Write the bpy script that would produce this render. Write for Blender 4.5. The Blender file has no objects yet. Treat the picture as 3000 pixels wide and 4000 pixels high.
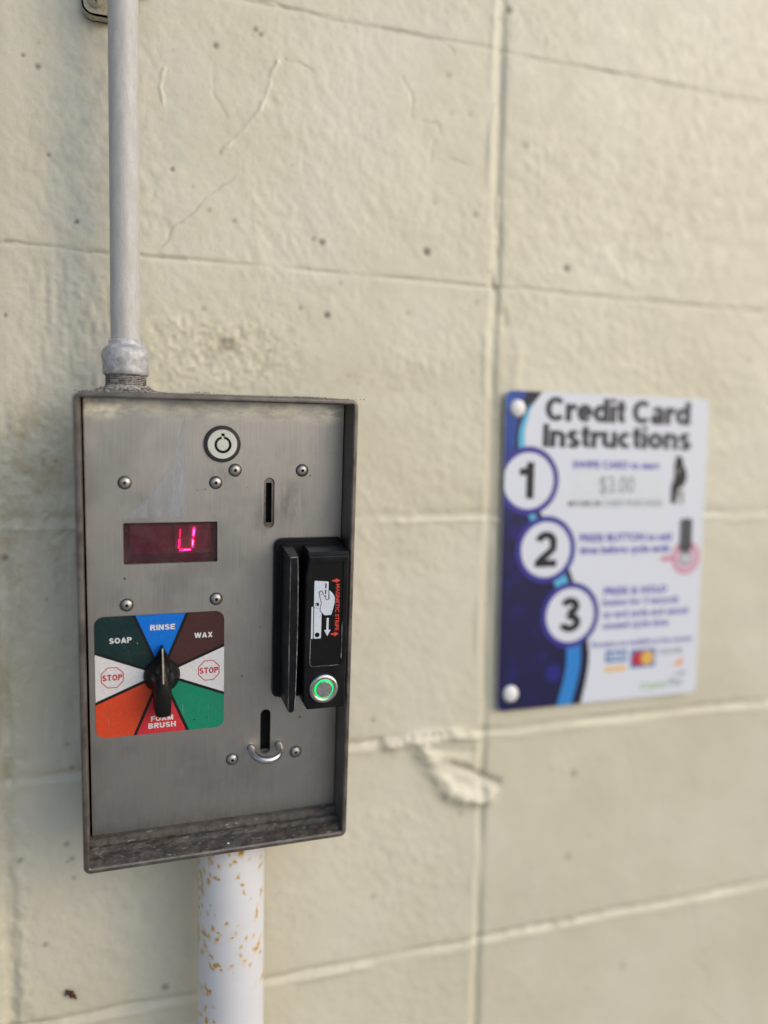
import bpy, math, random
import numpy as np
from mathutils import Vector, Matrix
from mathutils.geometry import tessellate_polygon

scene = bpy.context.scene
C = scene.collection
random.seed(7)
MM = 0.001

# ------------------------------------------------------------------ camera
cam_data = bpy.data.cameras.new("camera")
cam = bpy.data.objects.new("camera", cam_data)
C.objects.link(cam)
right = Vector((0.946913, -0.321036, 0.017070))
up = Vector((0.008583, 0.078323, 0.996891))
fwd = Vector((0.321375, 0.943823, -0.076920))
m = Matrix((right, up, -fwd)).transposed().to_4x4()
m.translation = Vector((-0.32731, -0.66001, 0.05639))
cam.matrix_world = m
cam_data.sensor_fit = 'HORIZONTAL'
cam_data.sensor_width = 36.0
cam_data.lens = 37.53
cam_data.clip_start = 0.01
cam_data.clip_end = 200.0
cam_data.dof.use_dof = True
cam_data.dof.focus_distance = 0.583
cam_data.dof.aperture_fstop = 1.75
scene.camera = cam

# ------------------------------------------------------------------ daylight
world = bpy.data.worlds.new("World")
scene.world = world
world.use_nodes = True
wn = world.node_tree
sky = wn.nodes.new('ShaderNodeTexSky')
sky.sky_type = 'NISHITA'
sky.sun_disc = False
SUN_DIR = Vector((0.64, -0.60, 0.47)).normalized()
sky.sun_elevation = math.asin(SUN_DIR.z)
sky.sun_rotation = math.atan2(SUN_DIR.x, SUN_DIR.y)
sky.air_density = 1.0
sky.dust_density = 3.0
sky.ozone_density = 1.0
bg = wn.nodes['Background']
bg.inputs['Strength'].default_value = 0.15
wn.links.new(sky.outputs[0], bg.inputs['Color'])

sun_data = bpy.data.lights.new("sun", 'SUN')
sun_data.energy = 1.3
sun_data.angle = math.radians(110)
sun_data.color = (0.90, 0.97, 1.0)
sun = bpy.data.objects.new("sun", sun_data)
C.objects.link(sun)
sun.rotation_euler = (-SUN_DIR).to_track_quat('-Z', 'Y').to_euler()
sun.location = SUN_DIR * 3

vs = scene.view_settings
vs.view_transform = 'Standard'
vs.look = 'None'
vs.exposure = 0.11
vs.gamma = 1.0
vs.use_curve_mapping = False


# ------------------------------------------------------------------ materials
class NT:
    """small helper round a material's node tree"""
    def __init__(self, name, rough=0.5, metal=0.0, col=(0.5, 0.5, 0.5)):
        self.m = bpy.data.materials.new(name)
        self.m.use_nodes = True
        self.t = self.m.node_tree
        self.b = self.t.nodes['Principled BSDF']
        self.b.inputs['Roughness'].default_value = rough
        self.b.inputs['Metallic'].default_value = metal
        self.b.inputs['Base Color'].default_value = (*col, 1)
        self._tc = None

    def n(self, kind, **kw):
        nd = self.t.nodes.new(kind)
        for k, v in kw.items():
            setattr(nd, k, v)
        return nd

    def l(self, a, b):
        self.t.links.new(a, b)

    def obj(self):
        if self._tc is None:
            self._tc = self.n('ShaderNodeTexCoord').outputs['Object']
        return self._tc

    def mapped(self, scale=(1, 1, 1), rot=(0, 0, 0), loc=(0, 0, 0)):
        mp = self.n('ShaderNodeMapping')
        mp.inputs['Scale'].default_value = scale
        mp.inputs['Rotation'].default_value = rot
        mp.inputs['Location'].default_value = loc
        self.l(self.obj(), mp.inputs[0])
        return mp.outputs[0]

    def noise(self, scale, detail=4, rough=0.55, vec=None, dist=0.0):
        nd = self.n('ShaderNodeTexNoise')
        nd.inputs['Scale'].default_value = scale
        nd.inputs['Detail'].default_value = detail
        nd.inputs['Roughness'].default_value = rough
        nd.inputs['Distortion'].default_value = dist
        self.l(vec if vec is not None else self.obj(), nd.inputs['Vector'])
        return nd.outputs['Fac']

    def voro(self, scale, vec=None, rnd=1.0):
        nd = self.n('ShaderNodeTexVoronoi')
        nd.inputs['Scale'].default_value = scale
        nd.inputs['Randomness'].default_value = rnd
        self.l(vec if vec is not None else self.obj(), nd.inputs['Vector'])
        return nd

    def ramp(self, fac, a, b, lo=0.0, hi=1.0):
        nd = self.n('ShaderNodeMapRange')
        nd.clamp = True
        nd.interpolation_type = 'SMOOTHSTEP'
        nd.inputs['From Min'].default_value = a
        nd.inputs['From Max'].default_value = b
        nd.inputs['To Min'].default_value = lo
        nd.inputs['To Max'].default_value = hi
        self.l(fac, nd.inputs['Value'])
        return nd.outputs[0]

    def math(self, op, a, b=None):
        nd = self.n('ShaderNodeMath', operation=op)
        for i, v in enumerate((a, b)):
            if v is None:
                continue
            if isinstance(v, (int, float)):
                nd.inputs[i].default_value = v
            else:
                self.l(v, nd.inputs[i])
        return nd.outputs[0]

    def mix(self, fac, a, b):
        nd = self.n('ShaderNodeMix', data_type='RGBA')
        for s, v in ((nd.inputs[0], fac), (nd.inputs[6], a), (nd.inputs[7], b)):
            if isinstance(v, (int, float)):
                s.default_value = v
            elif isinstance(v, tuple):
                s.default_value = (*v, 1)
            else:
                self.l(v, s)
        return nd.outputs[2]

    def col(self, out):
        self.l(out, self.b.inputs['Base Color'])

    def rough(self, out):
        self.l(out, self.b.inputs['Roughness'])

    def bump(self, h, dist, strength=1.0):
        nd = self.n('ShaderNodeBump')
        nd.inputs['Strength'].default_value = strength
        nd.inputs['Distance'].default_value = dist
        self.l(h, nd.inputs['Height'])
        self.l(nd.outputs[0], self.b.inputs['Normal'])


def flat(name, col, rough=0.5, metal=0.0, speck=0.06):
    """plain paint or plastic with a faint mottle"""
    k = NT(name, rough, metal, col)
    f = k.noise(420, 5)
    k.col(k.mix(k.ramp(f, 0.3, 0.7), tuple(c * (1 - speck) for c in col), tuple(min(1, c * (1 + speck)) for c in col)))
    k.rough(k.ramp(k.noise(90, 4), 0.3, 0.7, rough * 0.85, min(1, rough * 1.2)))
    if name.startswith('decal'):
        base = k.b.inputs['Base Color'].links[0].from_socket
        for ang in (0.5, -0.8):
            sn = k.noise(1, 3, 0.6, k.mapped((1300, 1300, 26), (0, ang, 0)))
            base = k.mix(k.math('MULTIPLY', k.ramp(sn, 0.68, 0.75), k.ramp(k.noise(30 + 9 * ang, 3), 0.52, 0.66, 0, 0.35)), base, (0.5, 0.5, 0.5))
        base = k.mix(k.ramp(k.noise(48, 6, 0.75), 0.52, 0.78, 0, 0.28), base, (0.10, 0.09, 0.08))
        k.col(base)
    return k.m


# painted concrete block
def wall_material():
    k = NT("cream_block_paint", 0.5)
    att = k.n('ShaderNodeAttribute', attribute_name='marks')
    sep = k.n('ShaderNodeSeparateColor')
    k.l(att.outputs['Color'], sep.inputs[0])
    big = k.noise(5.5, 5, 0.6)
    mid = k.noise(38, 5, 0.65)
    c = k.mix(k.ramp(big, 0.35, 0.68), (0.535, 0.503, 0.390), (0.580, 0.557, 0.465))
    c = k.mix(k.ramp(mid, 0.45, 0.8, 0, 0.30), c, (0.62, 0.59, 0.48))
    c = k.mix(k.ramp(k.noise(13, 6, 0.7), 0.56, 0.72, 0, 0.28), c, (0.44, 0.43, 0.36))
    c = k.mix(k.math('MULTIPLY', sep.outputs[1], k.ramp(k.noise(60, 4), 0.3, 0.65)), c, (0.38, 0.41, 0.41))
    c = k.mix(k.math('MULTIPLY', sep.outputs[2], k.ramp(k.noise(45, 5, 0.7), 0.36, 0.66)), c, (0.33, 0.26, 0.125))
    c = k.mix(sep.outputs[0], c, (0.075, 0.06, 0.045))
    c = k.mix(k.ramp(k.noise(900, 2), 0.66, 0.78, 0, 0.22), c, (0.25, 0.22, 0.17))
    k.col(c)
    k.rough(k.ramp(k.noise(80, 4), 0.3, 0.7, 0.30, 0.52))
    pores = k.ramp(k.voro(330).outputs['Distance'], 0.05, 0.22)
    pores = k.math('MAXIMUM', pores, k.ramp(k.noise(55, 3), 0.50, 0.40))
    hgt = k.math('ADD', k.noise(300, 6, 0.7), k.math('MULTIPLY', k.noise(1300, 4, 0.7), 0.45))
    k.bump(k.math('ADD', hgt, k.math('MULTIPLY', pores, 0.35)), 0.00045, 0.6)
    return k.m


def brushed(name, base, rough, streak=0.10):
    k = NT(name, rough, 1.0)
    st = k.noise(1.0, 4, 0.6, k.mapped((1500, 1500, 26)))
    st2 = k.noise(1.0, 3, 0.5, k.mapped((420, 420, 9)))
    sm = k.noise(28, 6, 0.65)
    lo = tuple(c * (1 - streak * 1.3) for c in base)
    hi = tuple(min(1, c * (1 + streak)) for c in base)
    c = k.mix(k.ramp(st, 0.3, 0.7), lo, hi)
    c = k.mix(k.ramp(st2, 0.35, 0.75, 0, 0.25), c, hi)
    c = k.mix(k.ramp(sm, 0.46, 0.76, 0, 0.6), c, tuple(x * 0.70 for x in base))
    c = k.mix(k.ramp(k.noise(9, 5, 0.6), 0.45, 0.7, 0, 0.35), c, tuple(x * 0.82 for x in base))
    k.rough(k.ramp(sm, 0.3, 0.7, rough * 0.85, rough * 1.25))
    k.bump(st, 0.00004, 0.6)
    return k, c


def plate_material():
    k, c = brushed("brushed_stainless", (0.465, 0.453, 0.440), 0.40, 0.075)
    sx = k.n('ShaderNodeSeparateXYZ')
    k.l(k.obj(), sx.inputs[0])
    u, v = sx.outputs[0], sx.outputs[2]
    # bright reflection painted along the top fold, mixed with straw heat tint and residue
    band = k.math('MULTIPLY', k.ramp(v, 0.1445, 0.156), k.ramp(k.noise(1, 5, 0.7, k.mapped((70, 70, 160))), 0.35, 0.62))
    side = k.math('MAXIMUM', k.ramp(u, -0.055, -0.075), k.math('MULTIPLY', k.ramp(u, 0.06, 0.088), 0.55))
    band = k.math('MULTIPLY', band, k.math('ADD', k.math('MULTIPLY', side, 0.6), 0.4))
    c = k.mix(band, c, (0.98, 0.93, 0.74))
    # grey scuffing round the coin slot and lock
    def blotch(cx, cv, rx, rv, amt, col):
        nonlocal c
        a = k.math('DIVIDE', k.math('SUBTRACT', u, cx), rx)
        b = k.math('DIVIDE', k.math('SUBTRACT', v, cv), rv)
        d = k.math('SQRT', k.math('ADD', k.math('MULTIPLY', a, a), k.math('MULTIPLY', b, b)))
        f = k.math('MULTIPLY', k.ramp(d, 1.0, 0.1), k.ramp(k.noise(1, 6, 0.75, k.mapped((260, 260, 60))), 0.36, 0.64))
        c = k.mix(k.math('MULTIPLY', f, amt), c, col)
    blotch(0.052, 0.090, 0.020, 0.026, 0.75, (0.27, 0.26, 0.25))
    blotch(0.033, 0.082, 0.012, 0.022, 0.55, (0.27, 0.26, 0.25))
    blotch(0.000, 0.112, 0.016, 0.012, 0.6, (0.30, 0.29, 0.28))
    blotch(0.060, -0.020, 0.020, 0.06, 0.4, (0.30, 0.29, 0.28))
    blotch(0.02, -0.118, 0.05, 0.02, 0.35, (0.30, 0.29, 0.28))
    blotch(-0.03, -0.150, 0.12, 0.012, 0.5, (0.30, 0.27, 0.24))
    blotch(-0.058, 0.124, 0.020, 0.020, 0.35, (0.42, 0.38, 0.33))
    # fine wipe scratches and dried water marks
    for ang, sc_ in ((0.55, 55), (-0.9, 48), (1.25, 60)):
        sn = k.noise(1, 3, 0.6, k.mapped((sc_ * 22, sc_ * 22, sc_ * 0.35), (0, ang, 0)))
        gate = k.ramp(k.noise(17 + 9 * ang, 3, 0.6), 0.50, 0.66)
        c = k.mix(k.math('MULTIPLY', k.ramp(sn, 0.66, 0.74), k.math('MULTIPLY', gate, 0.45)), c, (0.66, 0.65, 0.65))
    drip = k.noise(1, 5, 0.65, k.mapped((190, 190, 11)))
    c = k.mix(k.math('MULTIPLY', k.ramp(drip, 0.58, 0.70), k.ramp(k.noise(12, 3), 0.42, 0.62, 0, 0.30)), c, (0.36, 0.335, 0.31))
    c = k.mix(k.math('MULTIPLY', k.ramp(k.noise(1, 5, 0.7, k.mapped((60, 60, 24))), 0.54, 0.72), 0.35), c, (0.56, 0.545, 0.53))
    # pinhead rust dots and grit
    vo = k.voro(105)
    dots = k.math('MULTIPLY', k.ramp(vo.outputs['Distance'], 0.10, 0.055), k.ramp(k.noise(33, 2), 0.60, 0.64))
    c = k.mix(dots, c, (0.075, 0.05, 0.035))
    k.b.inputs['Anisotropic'].default_value = 0.35
    k.col(c)
    return k.m


def rim_material():
    k = NT("dirty_welded_steel", 0.5, 0.85)
    a = k.noise(60, 7, 0.7)
    c = k.mix(k.ramp(a, 0.3, 0.7), (0.105, 0.092, 0.084), (0.215, 0.196, 0.184))
    c = k.mix(k.ramp(k.noise(190, 6, 0.75), 0.58, 0.76, 0, 0.8), c, (0.44, 0.42, 0.40))
    c = k.mix(k.ramp(k.noise(24, 5, 0.7), 0.57, 0.75, 0, 0.7), c, (0.10, 0.075, 0.06))
    k.col(c)
    k.rough(k.ramp(a, 0.3, 0.7, 0.38, 0.62))
    k.bump(k.noise(420, 6, 0.7), 0.0003, 0.7)
    return k.m


def ledge_material():
    k = NT("grimy_weld_ledge", 0.62, 0.55)
    a = k.noise(1, 7, 0.75, k.mapped((85, 110, 110)))
    c = k.mix(k.ramp(a, 0.3, 0.7), (0.034, 0.029, 0.025), (0.115, 0.103, 0.093))
    c = k.mix(k.ramp(k.noise(1, 6, 0.7, k.mapped((150, 300, 300))), 0.57, 0.70, 0, 0.8), c, (0.33, 0.31, 0.29))
    c = k.mix(k.ramp(k.noise(26, 5, 0.8), 0.60, 0.74, 0, 0.8), c, (0.20, 0.155, 0.11))
    k.col(c)
    k.rough(k.ramp(a, 0.3, 0.7, 0.45, 0.75))
    k.bump(k.noise(330, 7, 0.75), 0.0007, 0.9)
    return k.m


def conduit_material():
    k = NT("dull_galvanised_paint", 0.52, 0.0)
    a = k.noise(1, 6, 0.7, k.mapped((260, 260, 55)))
    c = k.mix(k.ramp(a, 0.3, 0.72), (0.385, 0.375, 0.36), (0.475, 0.47, 0.465))
    c = k.mix(k.ramp(k.noise(700, 3, 0.6), 0.58, 0.72, 0, 0.5), c, (0.22, 0.21, 0.20))
    k.col(c)
    k.bump(k.noise(1, 4, 0.6, k.mapped((500, 500, 200))), 0.00015, 0.5)
    return k.m


def fitting_material():
    k = NT("spotted_zinc_fitting", 0.5, 0.25)
    a = k.noise(170, 6, 0.72)
    c = k.mix(k.ramp(a, 0.34, 0.68), (0.30, 0.30, 0.31), (0.53, 0.535, 0.56))
    c = k.mix(k.ramp(k.noise(65, 4, 0.6), 0.60, 0.70, 0, 0.5), c, (0.20, 0.19, 0.19))
    rust = k.math('MULTIPLY', k.ramp(k.voro(170).outputs['Distance'], 0.30, 0.12), k.ramp(k.noise(70, 3), 0.58, 0.64))
    c = k.mix(rust, c, (0.30, 0.135, 0.03))
    k.col(c)
    k.bump(k.noise(420, 5, 0.7), 0.0004, 0.7)
    return k.m


def thread_material():
    k = NT("dusty_thread", 0.75, 0.2)
    a = k.noise(420, 6, 0.75)
    c = k.mix(k.ramp(a, 0.36, 0.66), (0.105, 0.095, 0.088), (0.47, 0.45, 0.43))
    c = k.mix(k.ramp(k.noise(120, 3), 0.66, 0.72), c, (0.22, 0.12, 0.05))
    k.col(c)
    k.bump(a, 0.0008, 0.9)
    return k.m


def rust_pipe_material():
    k = NT("white_paint_with_rust_freckles", 0.45)
    c = k.mix(k.ramp(k.noise(9, 5, 0.6), 0.3, 0.7), (0.545, 0.555, 0.595), (0.62, 0.63, 0.67))
    c = k.mix(k.ramp(k.noise(70, 5), 0.60, 0.8, 0, 0.25), c, (0.42, 0.42, 0.45))

    def freckles(scale, lo, hi, gate_s, g0, g1, stretch, col, halo):
        nonlocal c
        vec = k.mapped((1, 1, stretch))
        wob = k.n('ShaderNodeVectorMath', operation='ADD')
        nz = k.n('ShaderNodeTexNoise')
        nz.inputs['Scale'].default_value = 210
        nz.inputs['Detail'].default_value = 3
        k.l(k.obj(), nz.inputs['Vector'])
        sc = k.n('ShaderNodeVectorMath', operation='SCALE')
        sc.inputs['Scale'].default_value = 0.0042
        k.l(nz.outputs['Color'], sc.inputs[0])
        k.l(vec, wob.inputs[0])
        k.l(sc.outputs[0], wob.inputs[1])
        d = k.voro(scale, wob.outputs[0]).outputs['Distance']
        g = k.ramp(k.noise(gate_s, 2, 0.5), g0, g1)
        c = k.mix(k.math('MULTIPLY', k.math('MULTIPLY', k.ramp(d, hi, lo), g), 0.8), c, halo)
        c = k.mix(k.math('MULTIPLY', k.ramp(d, lo * 1.1, lo * 0.5), g), c, col)
    freckles(185, 0.30, 0.50, 21, 0.48, 0.57, 0.75, (0.43, 0.235, 0.06), (0.58, 0.47, 0.29))
    freckles(100, 0.24, 0.40, 17, 0.56, 0.64, 0.5, (0.36, 0.17, 0.03), (0.56, 0.41, 0.20))
    # larger bleeding patches where the paint has lifted
    sx = k.n('ShaderNodeSeparateXYZ')
    wv = k.n('ShaderNodeVectorMath', operation='ADD')
    nz = k.n('ShaderNodeTexNoise')
    nz.inputs['Scale'].default_value = 150
    nz.inputs['Detail'].default_value = 5
    k.l(k.obj(), nz.inputs['Vector'])
    sc = k.n('ShaderNodeVectorMath', operation='MULTIPLY_ADD')
    sc.inputs[1].default_value = (0.011, 0.0, 0.011)
    sc.inputs[2].default_value = (-0.0055, 0.0, -0.0055)
    k.l(nz.outputs['Color'], sc.inputs[0])
    k.l(k.obj(), wv.inputs[0])
    k.l(sc.outputs[0], wv.inputs[1])
    k.l(wv.outputs[0], sx.inputs[0])
    for px, pz, rx, rz, sl, a_ in ((16.7, -65, 1.7, 5.2, .5, 1), (19.6, -89, 1.6, 4.0, .5, .8), (17.4, -94, 1.6, 4.2, .5, 1), (-18, -102, 2.0, 4.0, -.5, 1), (-13.6, -101.5, 2.6, 1.6, 0, .9), (-10.5, -105, 1.9, 1.9, 0, 1),
                                   (-18.2, -95, 1.6, 3.2, -.4, .8), (-20.4, -123, 1.4, 5.0, -.4, .9), (-3, -80, 1.8, 1.7, 0, .9), (-6.6, -68, 1.7, 1.9, 0, .9), (-22, -80, 2.0, 3.2, -.3, .9), (-15, -30.5, 2.0, 1.5, 0, .9),
                                   (-12.6, -32, 1.5, 1.6, 0, .9), (2.2, -30, 1.6, 2.2, 0, .9), (20.5, -52, 1.8, 3.4, .4, .8), (6, -37, 1.5, 1.6, 0, .8), (23.5, -123, 1.8, 3.2, .3, .8), (-23.5, -33, 2.0, 4.0, 0, .8), (19, -29, 1.5, 1.8, 0, .7),
                                   (-14, -75, 1.4, 1.6, 0, .7), (-22, -140, 1.6, 4.0, 0, .8), (12, -50, 1.3, 1.3, 0, .7), (-17, -54.5, 1.2, 1.4, 0, .7), (7, -43, 1.1, 2.4, -.2, .6), (21, -101, 1.3, 1.6, 0, .6)):
        dz_ = k.math('SUBTRACT', sx.outputs[2], pz * MM)
        dx_ = k.math('SUBTRACT', k.math('SUBTRACT', sx.outputs[0], px * MM), k.math('MULTIPLY', dz_, sl))
        d2 = k.math('ADD', k.math('POWER', k.math('DIVIDE', dx_, rx * MM), 2.0), k.math('POWER', k.math('DIVIDE', dz_, rz * MM), 2.0))
        front = k.math('LESS_THAN', sx.outputs[1], 0.0)
        c = k.mix(k.math('MULTIPLY', k.math('MULTIPLY', k.ramp(d2, 1.9, 0.2), front), 0.75 * a_), c, (0.58, 0.43, 0.20))
        c = k.mix(k.math('MULTIPLY', k.math('MULTIPLY', k.ramp(d2, 0.75, 0.1), front), 0.9 * a_), c, (0.37, 0.185, 0.035))
    chip = k.math('MULTIPLY', k.ramp(k.voro(48).outputs['Distance'], 0.085, 0.06), k.ramp(k.noise(19, 2), 0.55, 0.6))
    c = k.mix(chip, c, (0.11, 0.11, 0.12))
    k.col(c)
    k.bump(k.noise(160, 4), 0.0002, 0.5)
    return k.m


def plastic_material():
    k = NT("black_moulded_plastic", 0.36)
    a = k.noise(45, 6, 0.7)
    c = k.mix(k.ramp(a, 0.4, 0.75), (0.0060, 0.0064, 0.0080), (0.012, 0.0125, 0.015))
    scr = k.noise(1, 5, 0.8, k.mapped((700, 700, 120), (0, 0.5, 0)))
    c = k.mix(k.ramp(scr, 0.70, 0.78, 0, 0.30), c, (0.16, 0.16, 0.165))
    c = k.mix(k.ramp(k.noise(210, 4, 0.7), 0.68, 0.76, 0, 0.25), c, (0.13, 0.125, 0.12))
    k.col(c)
    k.rough(k.ramp(a, 0.3, 0.7, 0.27, 0.46))
    k.b.inputs['Specular IOR Level'].default_value = 0.18
    k.bump(k.noise(900, 3), 0.00006, 0.6)
    return k.m


def worn_material():
    k = NT("rubbed_pale_plastic_edge", 0.5)
    f = k.noise(1, 6, 0.75, k.mapped((300, 300, 90)))
    k.col(k.mix(k.ramp(f, 0.38, 0.66), (0.035, 0.036, 0.040), (0.26, 0.265, 0.28)))
    return k.m


def emit(name, col, strength):
    k = NT(name, 0.5, 0, (0.02, 0.02, 0.02))
    k.b.inputs['Emission Color'].default_value = (*col, 1)
    k.b.inputs['Emission Strength'].default_value = strength
    return k.m


def lens_material():
    k = NT("smoked_red_acrylic", 0.12)
    t = k.t
    tr = k.n('ShaderNodeBsdfTransparent')
    tr.inputs['Color'].default_value = (0.92, 0.62, 0.70, 1)
    gl = k.n('ShaderNodeBsdfGlossy')
    gl.inputs['Color'].default_value = (1, 1, 1, 1)
    k.l(k.ramp(k.noise(130, 5, 0.7), 0.3, 0.7, 0.10, 0.34), gl.inputs['Roughness'])
    fr = k.n('ShaderNodeFresnel')
    fr.inputs['IOR'].default_value = 1.48
    dust = k.n('ShaderNodeBsdfDiffuse')
    dust.inputs['Color'].default_value = (0.30, 0.24, 0.24, 1)
    m1 = k.n('ShaderNodeMixShader')
    k.l(k.ramp(k.noise(75, 7, 0.75), 0.40, 0.75, 0.015, 0.12), m1.inputs[0])
    k.l(tr.outputs[0], m1.inputs[1])
    k.l(dust.outputs[0], m1.inputs[2])
    m2 = k.n('ShaderNodeMixShader')
    k.l(fr.outputs[0], m2.inputs[0])
    k.l(m1.outputs[0], m2.inputs[1])
    k.l(gl.outputs[0], m2.inputs[2])
    k.l(m2.outputs[0], t.nodes['Material Output'].inputs['Surface'])
    return k.m


def radial_metal():
    k = NT("turned_steel_cap", 0.3, 1.0)
    sx = k.n('ShaderNodeSeparateXYZ')
    k.l(k.obj(), sx.inputs[0])
    ang = k.math('ARCTAN2', k.math('SUBTRACT', sx.outputs[2], -0.0438), k.math('SUBTRACT', sx.outputs[0], 0.0733))
    cb = k.n('ShaderNodeCombineXYZ')
    k.l(ang, cb.inputs[0])
    f = k.noise(3.0, 4, 0.6, cb.outputs[0])
    k.col(k.mix(k.ramp(f, 0.32, 0.68), (0.36, 0.35, 0.35), (0.74, 0.73, 0.72)))
    return k.m


def navy_material():
    k = NT("navy_print", 0.35)
    sx = k.n('ShaderNodeSeparateXYZ')
    k.l(k.obj(), sx.inputs[0])
    top = k.ramp(sx.outputs[2], 0.02, 0.13)
    base = k.mix(top, (0.015, 0.015, 0.062), (0.018, 0.062, 0.30))
    d = k.ramp(k.voro(48).outputs['Distance'], 0.55, 0.25)
    spot = k.mix(top, (0.022, 0.024, 0.19), (0.030, 0.11, 0.42))
    k.col(k.mix(k.math('MULTIPLY', d, k.ramp(k.noise(14, 2), 0.35, 0.6)), base, spot))
    return k.m


def film_material():
    k = NT("old_tape_film", 0.45, 0.75, (0.54, 0.56, 0.62))
    tr = k.n('ShaderNodeBsdfTransparent')
    mx = k.n('ShaderNodeMixShader')
    st = k.noise(1, 6, 0.7, k.mapped((160, 160, 22), (0, 0.85, 0)))
    k.l(k.ramp(st, 0.36, 0.70, 0.20, 0.72), mx.inputs[0])
    k.l(tr.outputs[0], mx.inputs[1])
    k.l(k.b.outputs[0], mx.inputs[2])
    k.l(mx.outputs[0], k.t.nodes['Material Output'].inputs['Surface'])
    return k.m


MAT = {}


def setup_materials():
    M = MAT
    M['wall'] = wall_material()
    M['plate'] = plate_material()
    M['rim'] = rim_material()
    M['ledge'] = ledge_material()
    M['conduit'] = conduit_material()
    M['fitting'] = fitting_material()
    M['thread'] = thread_material()
    M['rustpipe'] = rust_pipe_material()
    M['plastic'] = plastic_material()
    M['worn'] = worn_material()
    kk, cc = brushed("polished_screw_steel", (0.44, 0.43, 0.42), 0.42)
    kk.col(cc)
    M['screw'] = kk.m
    kk, cc = brushed("satin_wire_steel", (0.58, 0.57, 0.56), 0.28)
    kk.col(cc)
    M['wire'] = kk.m
    kk, cc = brushed("nickel_lock_face", (0.66, 0.66, 0.62), 0.40, 0.05)
    kk.b.inputs['Metallic'].default_value = 0.5
    kk.col(cc)
    M['nickel'] = kk.m
    M['void'] = flat("dark_cavity", (0.006, 0.006, 0.006), 0.9)
    M['lockring'] = flat("black_anodised_ring", (0.030, 0.030, 0.033), 0.42)
    M['knob'] = flat("black_bakelite", (0.0055, 0.0053, 0.0060), 0.42, 0, 0.3)
    for q in ('knob', 'lockring'):
        M[q].node_tree.nodes['Principled BSDF'].inputs['Specular IOR Level'].default_value = 0.28
    M['ivory'] = flat("ivory_pointer_paint", (0.36, 0.33, 0.24), 0.6, 0, 0.25)
    # dial decal inks
    M['d_black'] = flat("decal_black", (0.010, 0.010, 0.012), 0.4)
    M['d_green'] = flat("decal_dark_green", (0.0075, 0.027, 0.030), 0.38, 0, 0.15)
    M['d_blue'] = flat("decal_blue", (0.004, 0.145, 0.60), 0.4)
    M['d_brown'] = flat("decal_brown", (0.060, 0.024, 0.024), 0.4)
    M['d_white'] = flat("decal_white", (0.60, 0.61, 0.64), 0.42)
    M['d_emerald'] = flat("decal_emerald", (0.010, 0.215, 0.125), 0.4)
    M['d_red'] = flat("decal_red", (0.52, 0.030, 0.040), 0.4)
    M['d_orange'] = flat("decal_orange", (0.58, 0.062, 0.022), 0.4)
    M['d_stop'] = flat("decal_stop_red", (0.42, 0.010, 0.022), 0.4)
    M['d_text'] = flat("decal_lettering", (0.62, 0.62, 0.66), 0.45)
    # reader
    M['panel'] = flat("reader_panel_black", (0.006, 0.006, 0.007), 0.55, 0, 0.2)
    M['icon'] = flat("reader_icon_pale", (0.53, 0.585, 0.68), 0.5)
    M['iconred'] = flat("reader_icon_red", (0.58, 0.040, 0.028), 0.5, 0, 0.25)
    M['bezel'] = flat("button_bezel_steel", (0.50, 0.49, 0.475), 0.30, 1.0, 0.12)
    M['cap'] = radial_metal()
    M['green'] = emit("green_button_light", (0.0, 1.0, 0.20), 1.0)
    # display
    M['board'] = flat("maroon_display_board", (0.175, 0.036, 0.066), 0.7, 0, 0.15)
    M['boardd'] = flat("dark_display_edge", (0.10, 0.030, 0.05), 0.7)
    M['lens'] = lens_material()
    M['seg'] = emit("lit_segment", (1.0, 0.0, 0.15), 6.0)
    M['segdim'] = emit("half_lit_segment", (0.9, 0.0, 0.12), 2.2)
    M['segcore'] = emit("segment_core", (1.0, 0.22, 0.65), 5.0)
    M['film'] = film_material()
    # sign
    M['s_white'] = flat("sign_white", (0.62, 0.655, 0.74), 0.38, 0, 0.02)
    M['s_navy'] = navy_material()
    M['s_dark'] = flat("sign_dark_navy", (0.014, 0.014, 0.038), 0.38)
    M['s_sky'] = flat("sign_sky_blue", (0.030, 0.21, 0.58), 0.38)
    M['s_aqua'] = flat("sign_aqua", (0.10, 0.42, 0.66), 0.38)
    M['s_ring'] = flat("sign_ring_blue", (0.045, 0.040, 0.27), 0.38)
    M['s_text'] = flat("sign_charcoal_text", (0.045, 0.048, 0.065), 0.4)
    M['s_num'] = flat("sign_number_black", (0.018, 0.018, 0.026), 0.4)
    M['s_small'] = flat("sign_small_blue_text", (0.10, 0.09, 0.42), 0.4)
    M['s_grey'] = flat("sign_grey_text", (0.27, 0.29, 0.31), 0.4)
    M['s_label'] = flat("sign_price_label", (0.60, 0.66, 0.70), 0.45)
    M['s_pink'] = flat("sign_pink_ring", (0.58, 0.25, 0.34), 0.4)
    M['s_palepink'] = flat("sign_pale_pink", (0.57, 0.42, 0.52), 0.4)
    M['s_cardblue'] = flat("sign_card_blue", (0.06, 0.16, 0.42), 0.4)
    M['s_gold'] = flat("sign_card_gold", (0.72, 0.46, 0.20), 0.4)
    M['s_mcr'] = flat("sign_card_red", (0.46, 0.035, 0.055), 0.4)
    M['s_mcy'] = flat("sign_card_yellow", (0.66, 0.40, 0.10), 0.4)
    M['s_or'] = flat("sign_orange_swoosh", (0.78, 0.28, 0.09), 0.4)
    M['s_lime'] = flat("sign_lime_logo", (0.30, 0.46, 0.16), 0.4)
    M['capwhite'] = flat("white_screw_cap", (0.72, 0.72, 0.74), 0.35)
    M['bug'] = flat("brown_dirt", (0.060, 0.026, 0.014), 0.8, 0, 0.5)
    M['strap'] = flat("cream_painted_strap", (0.44, 0.40, 0.29), 0.5, 0, 0.2)
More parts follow.
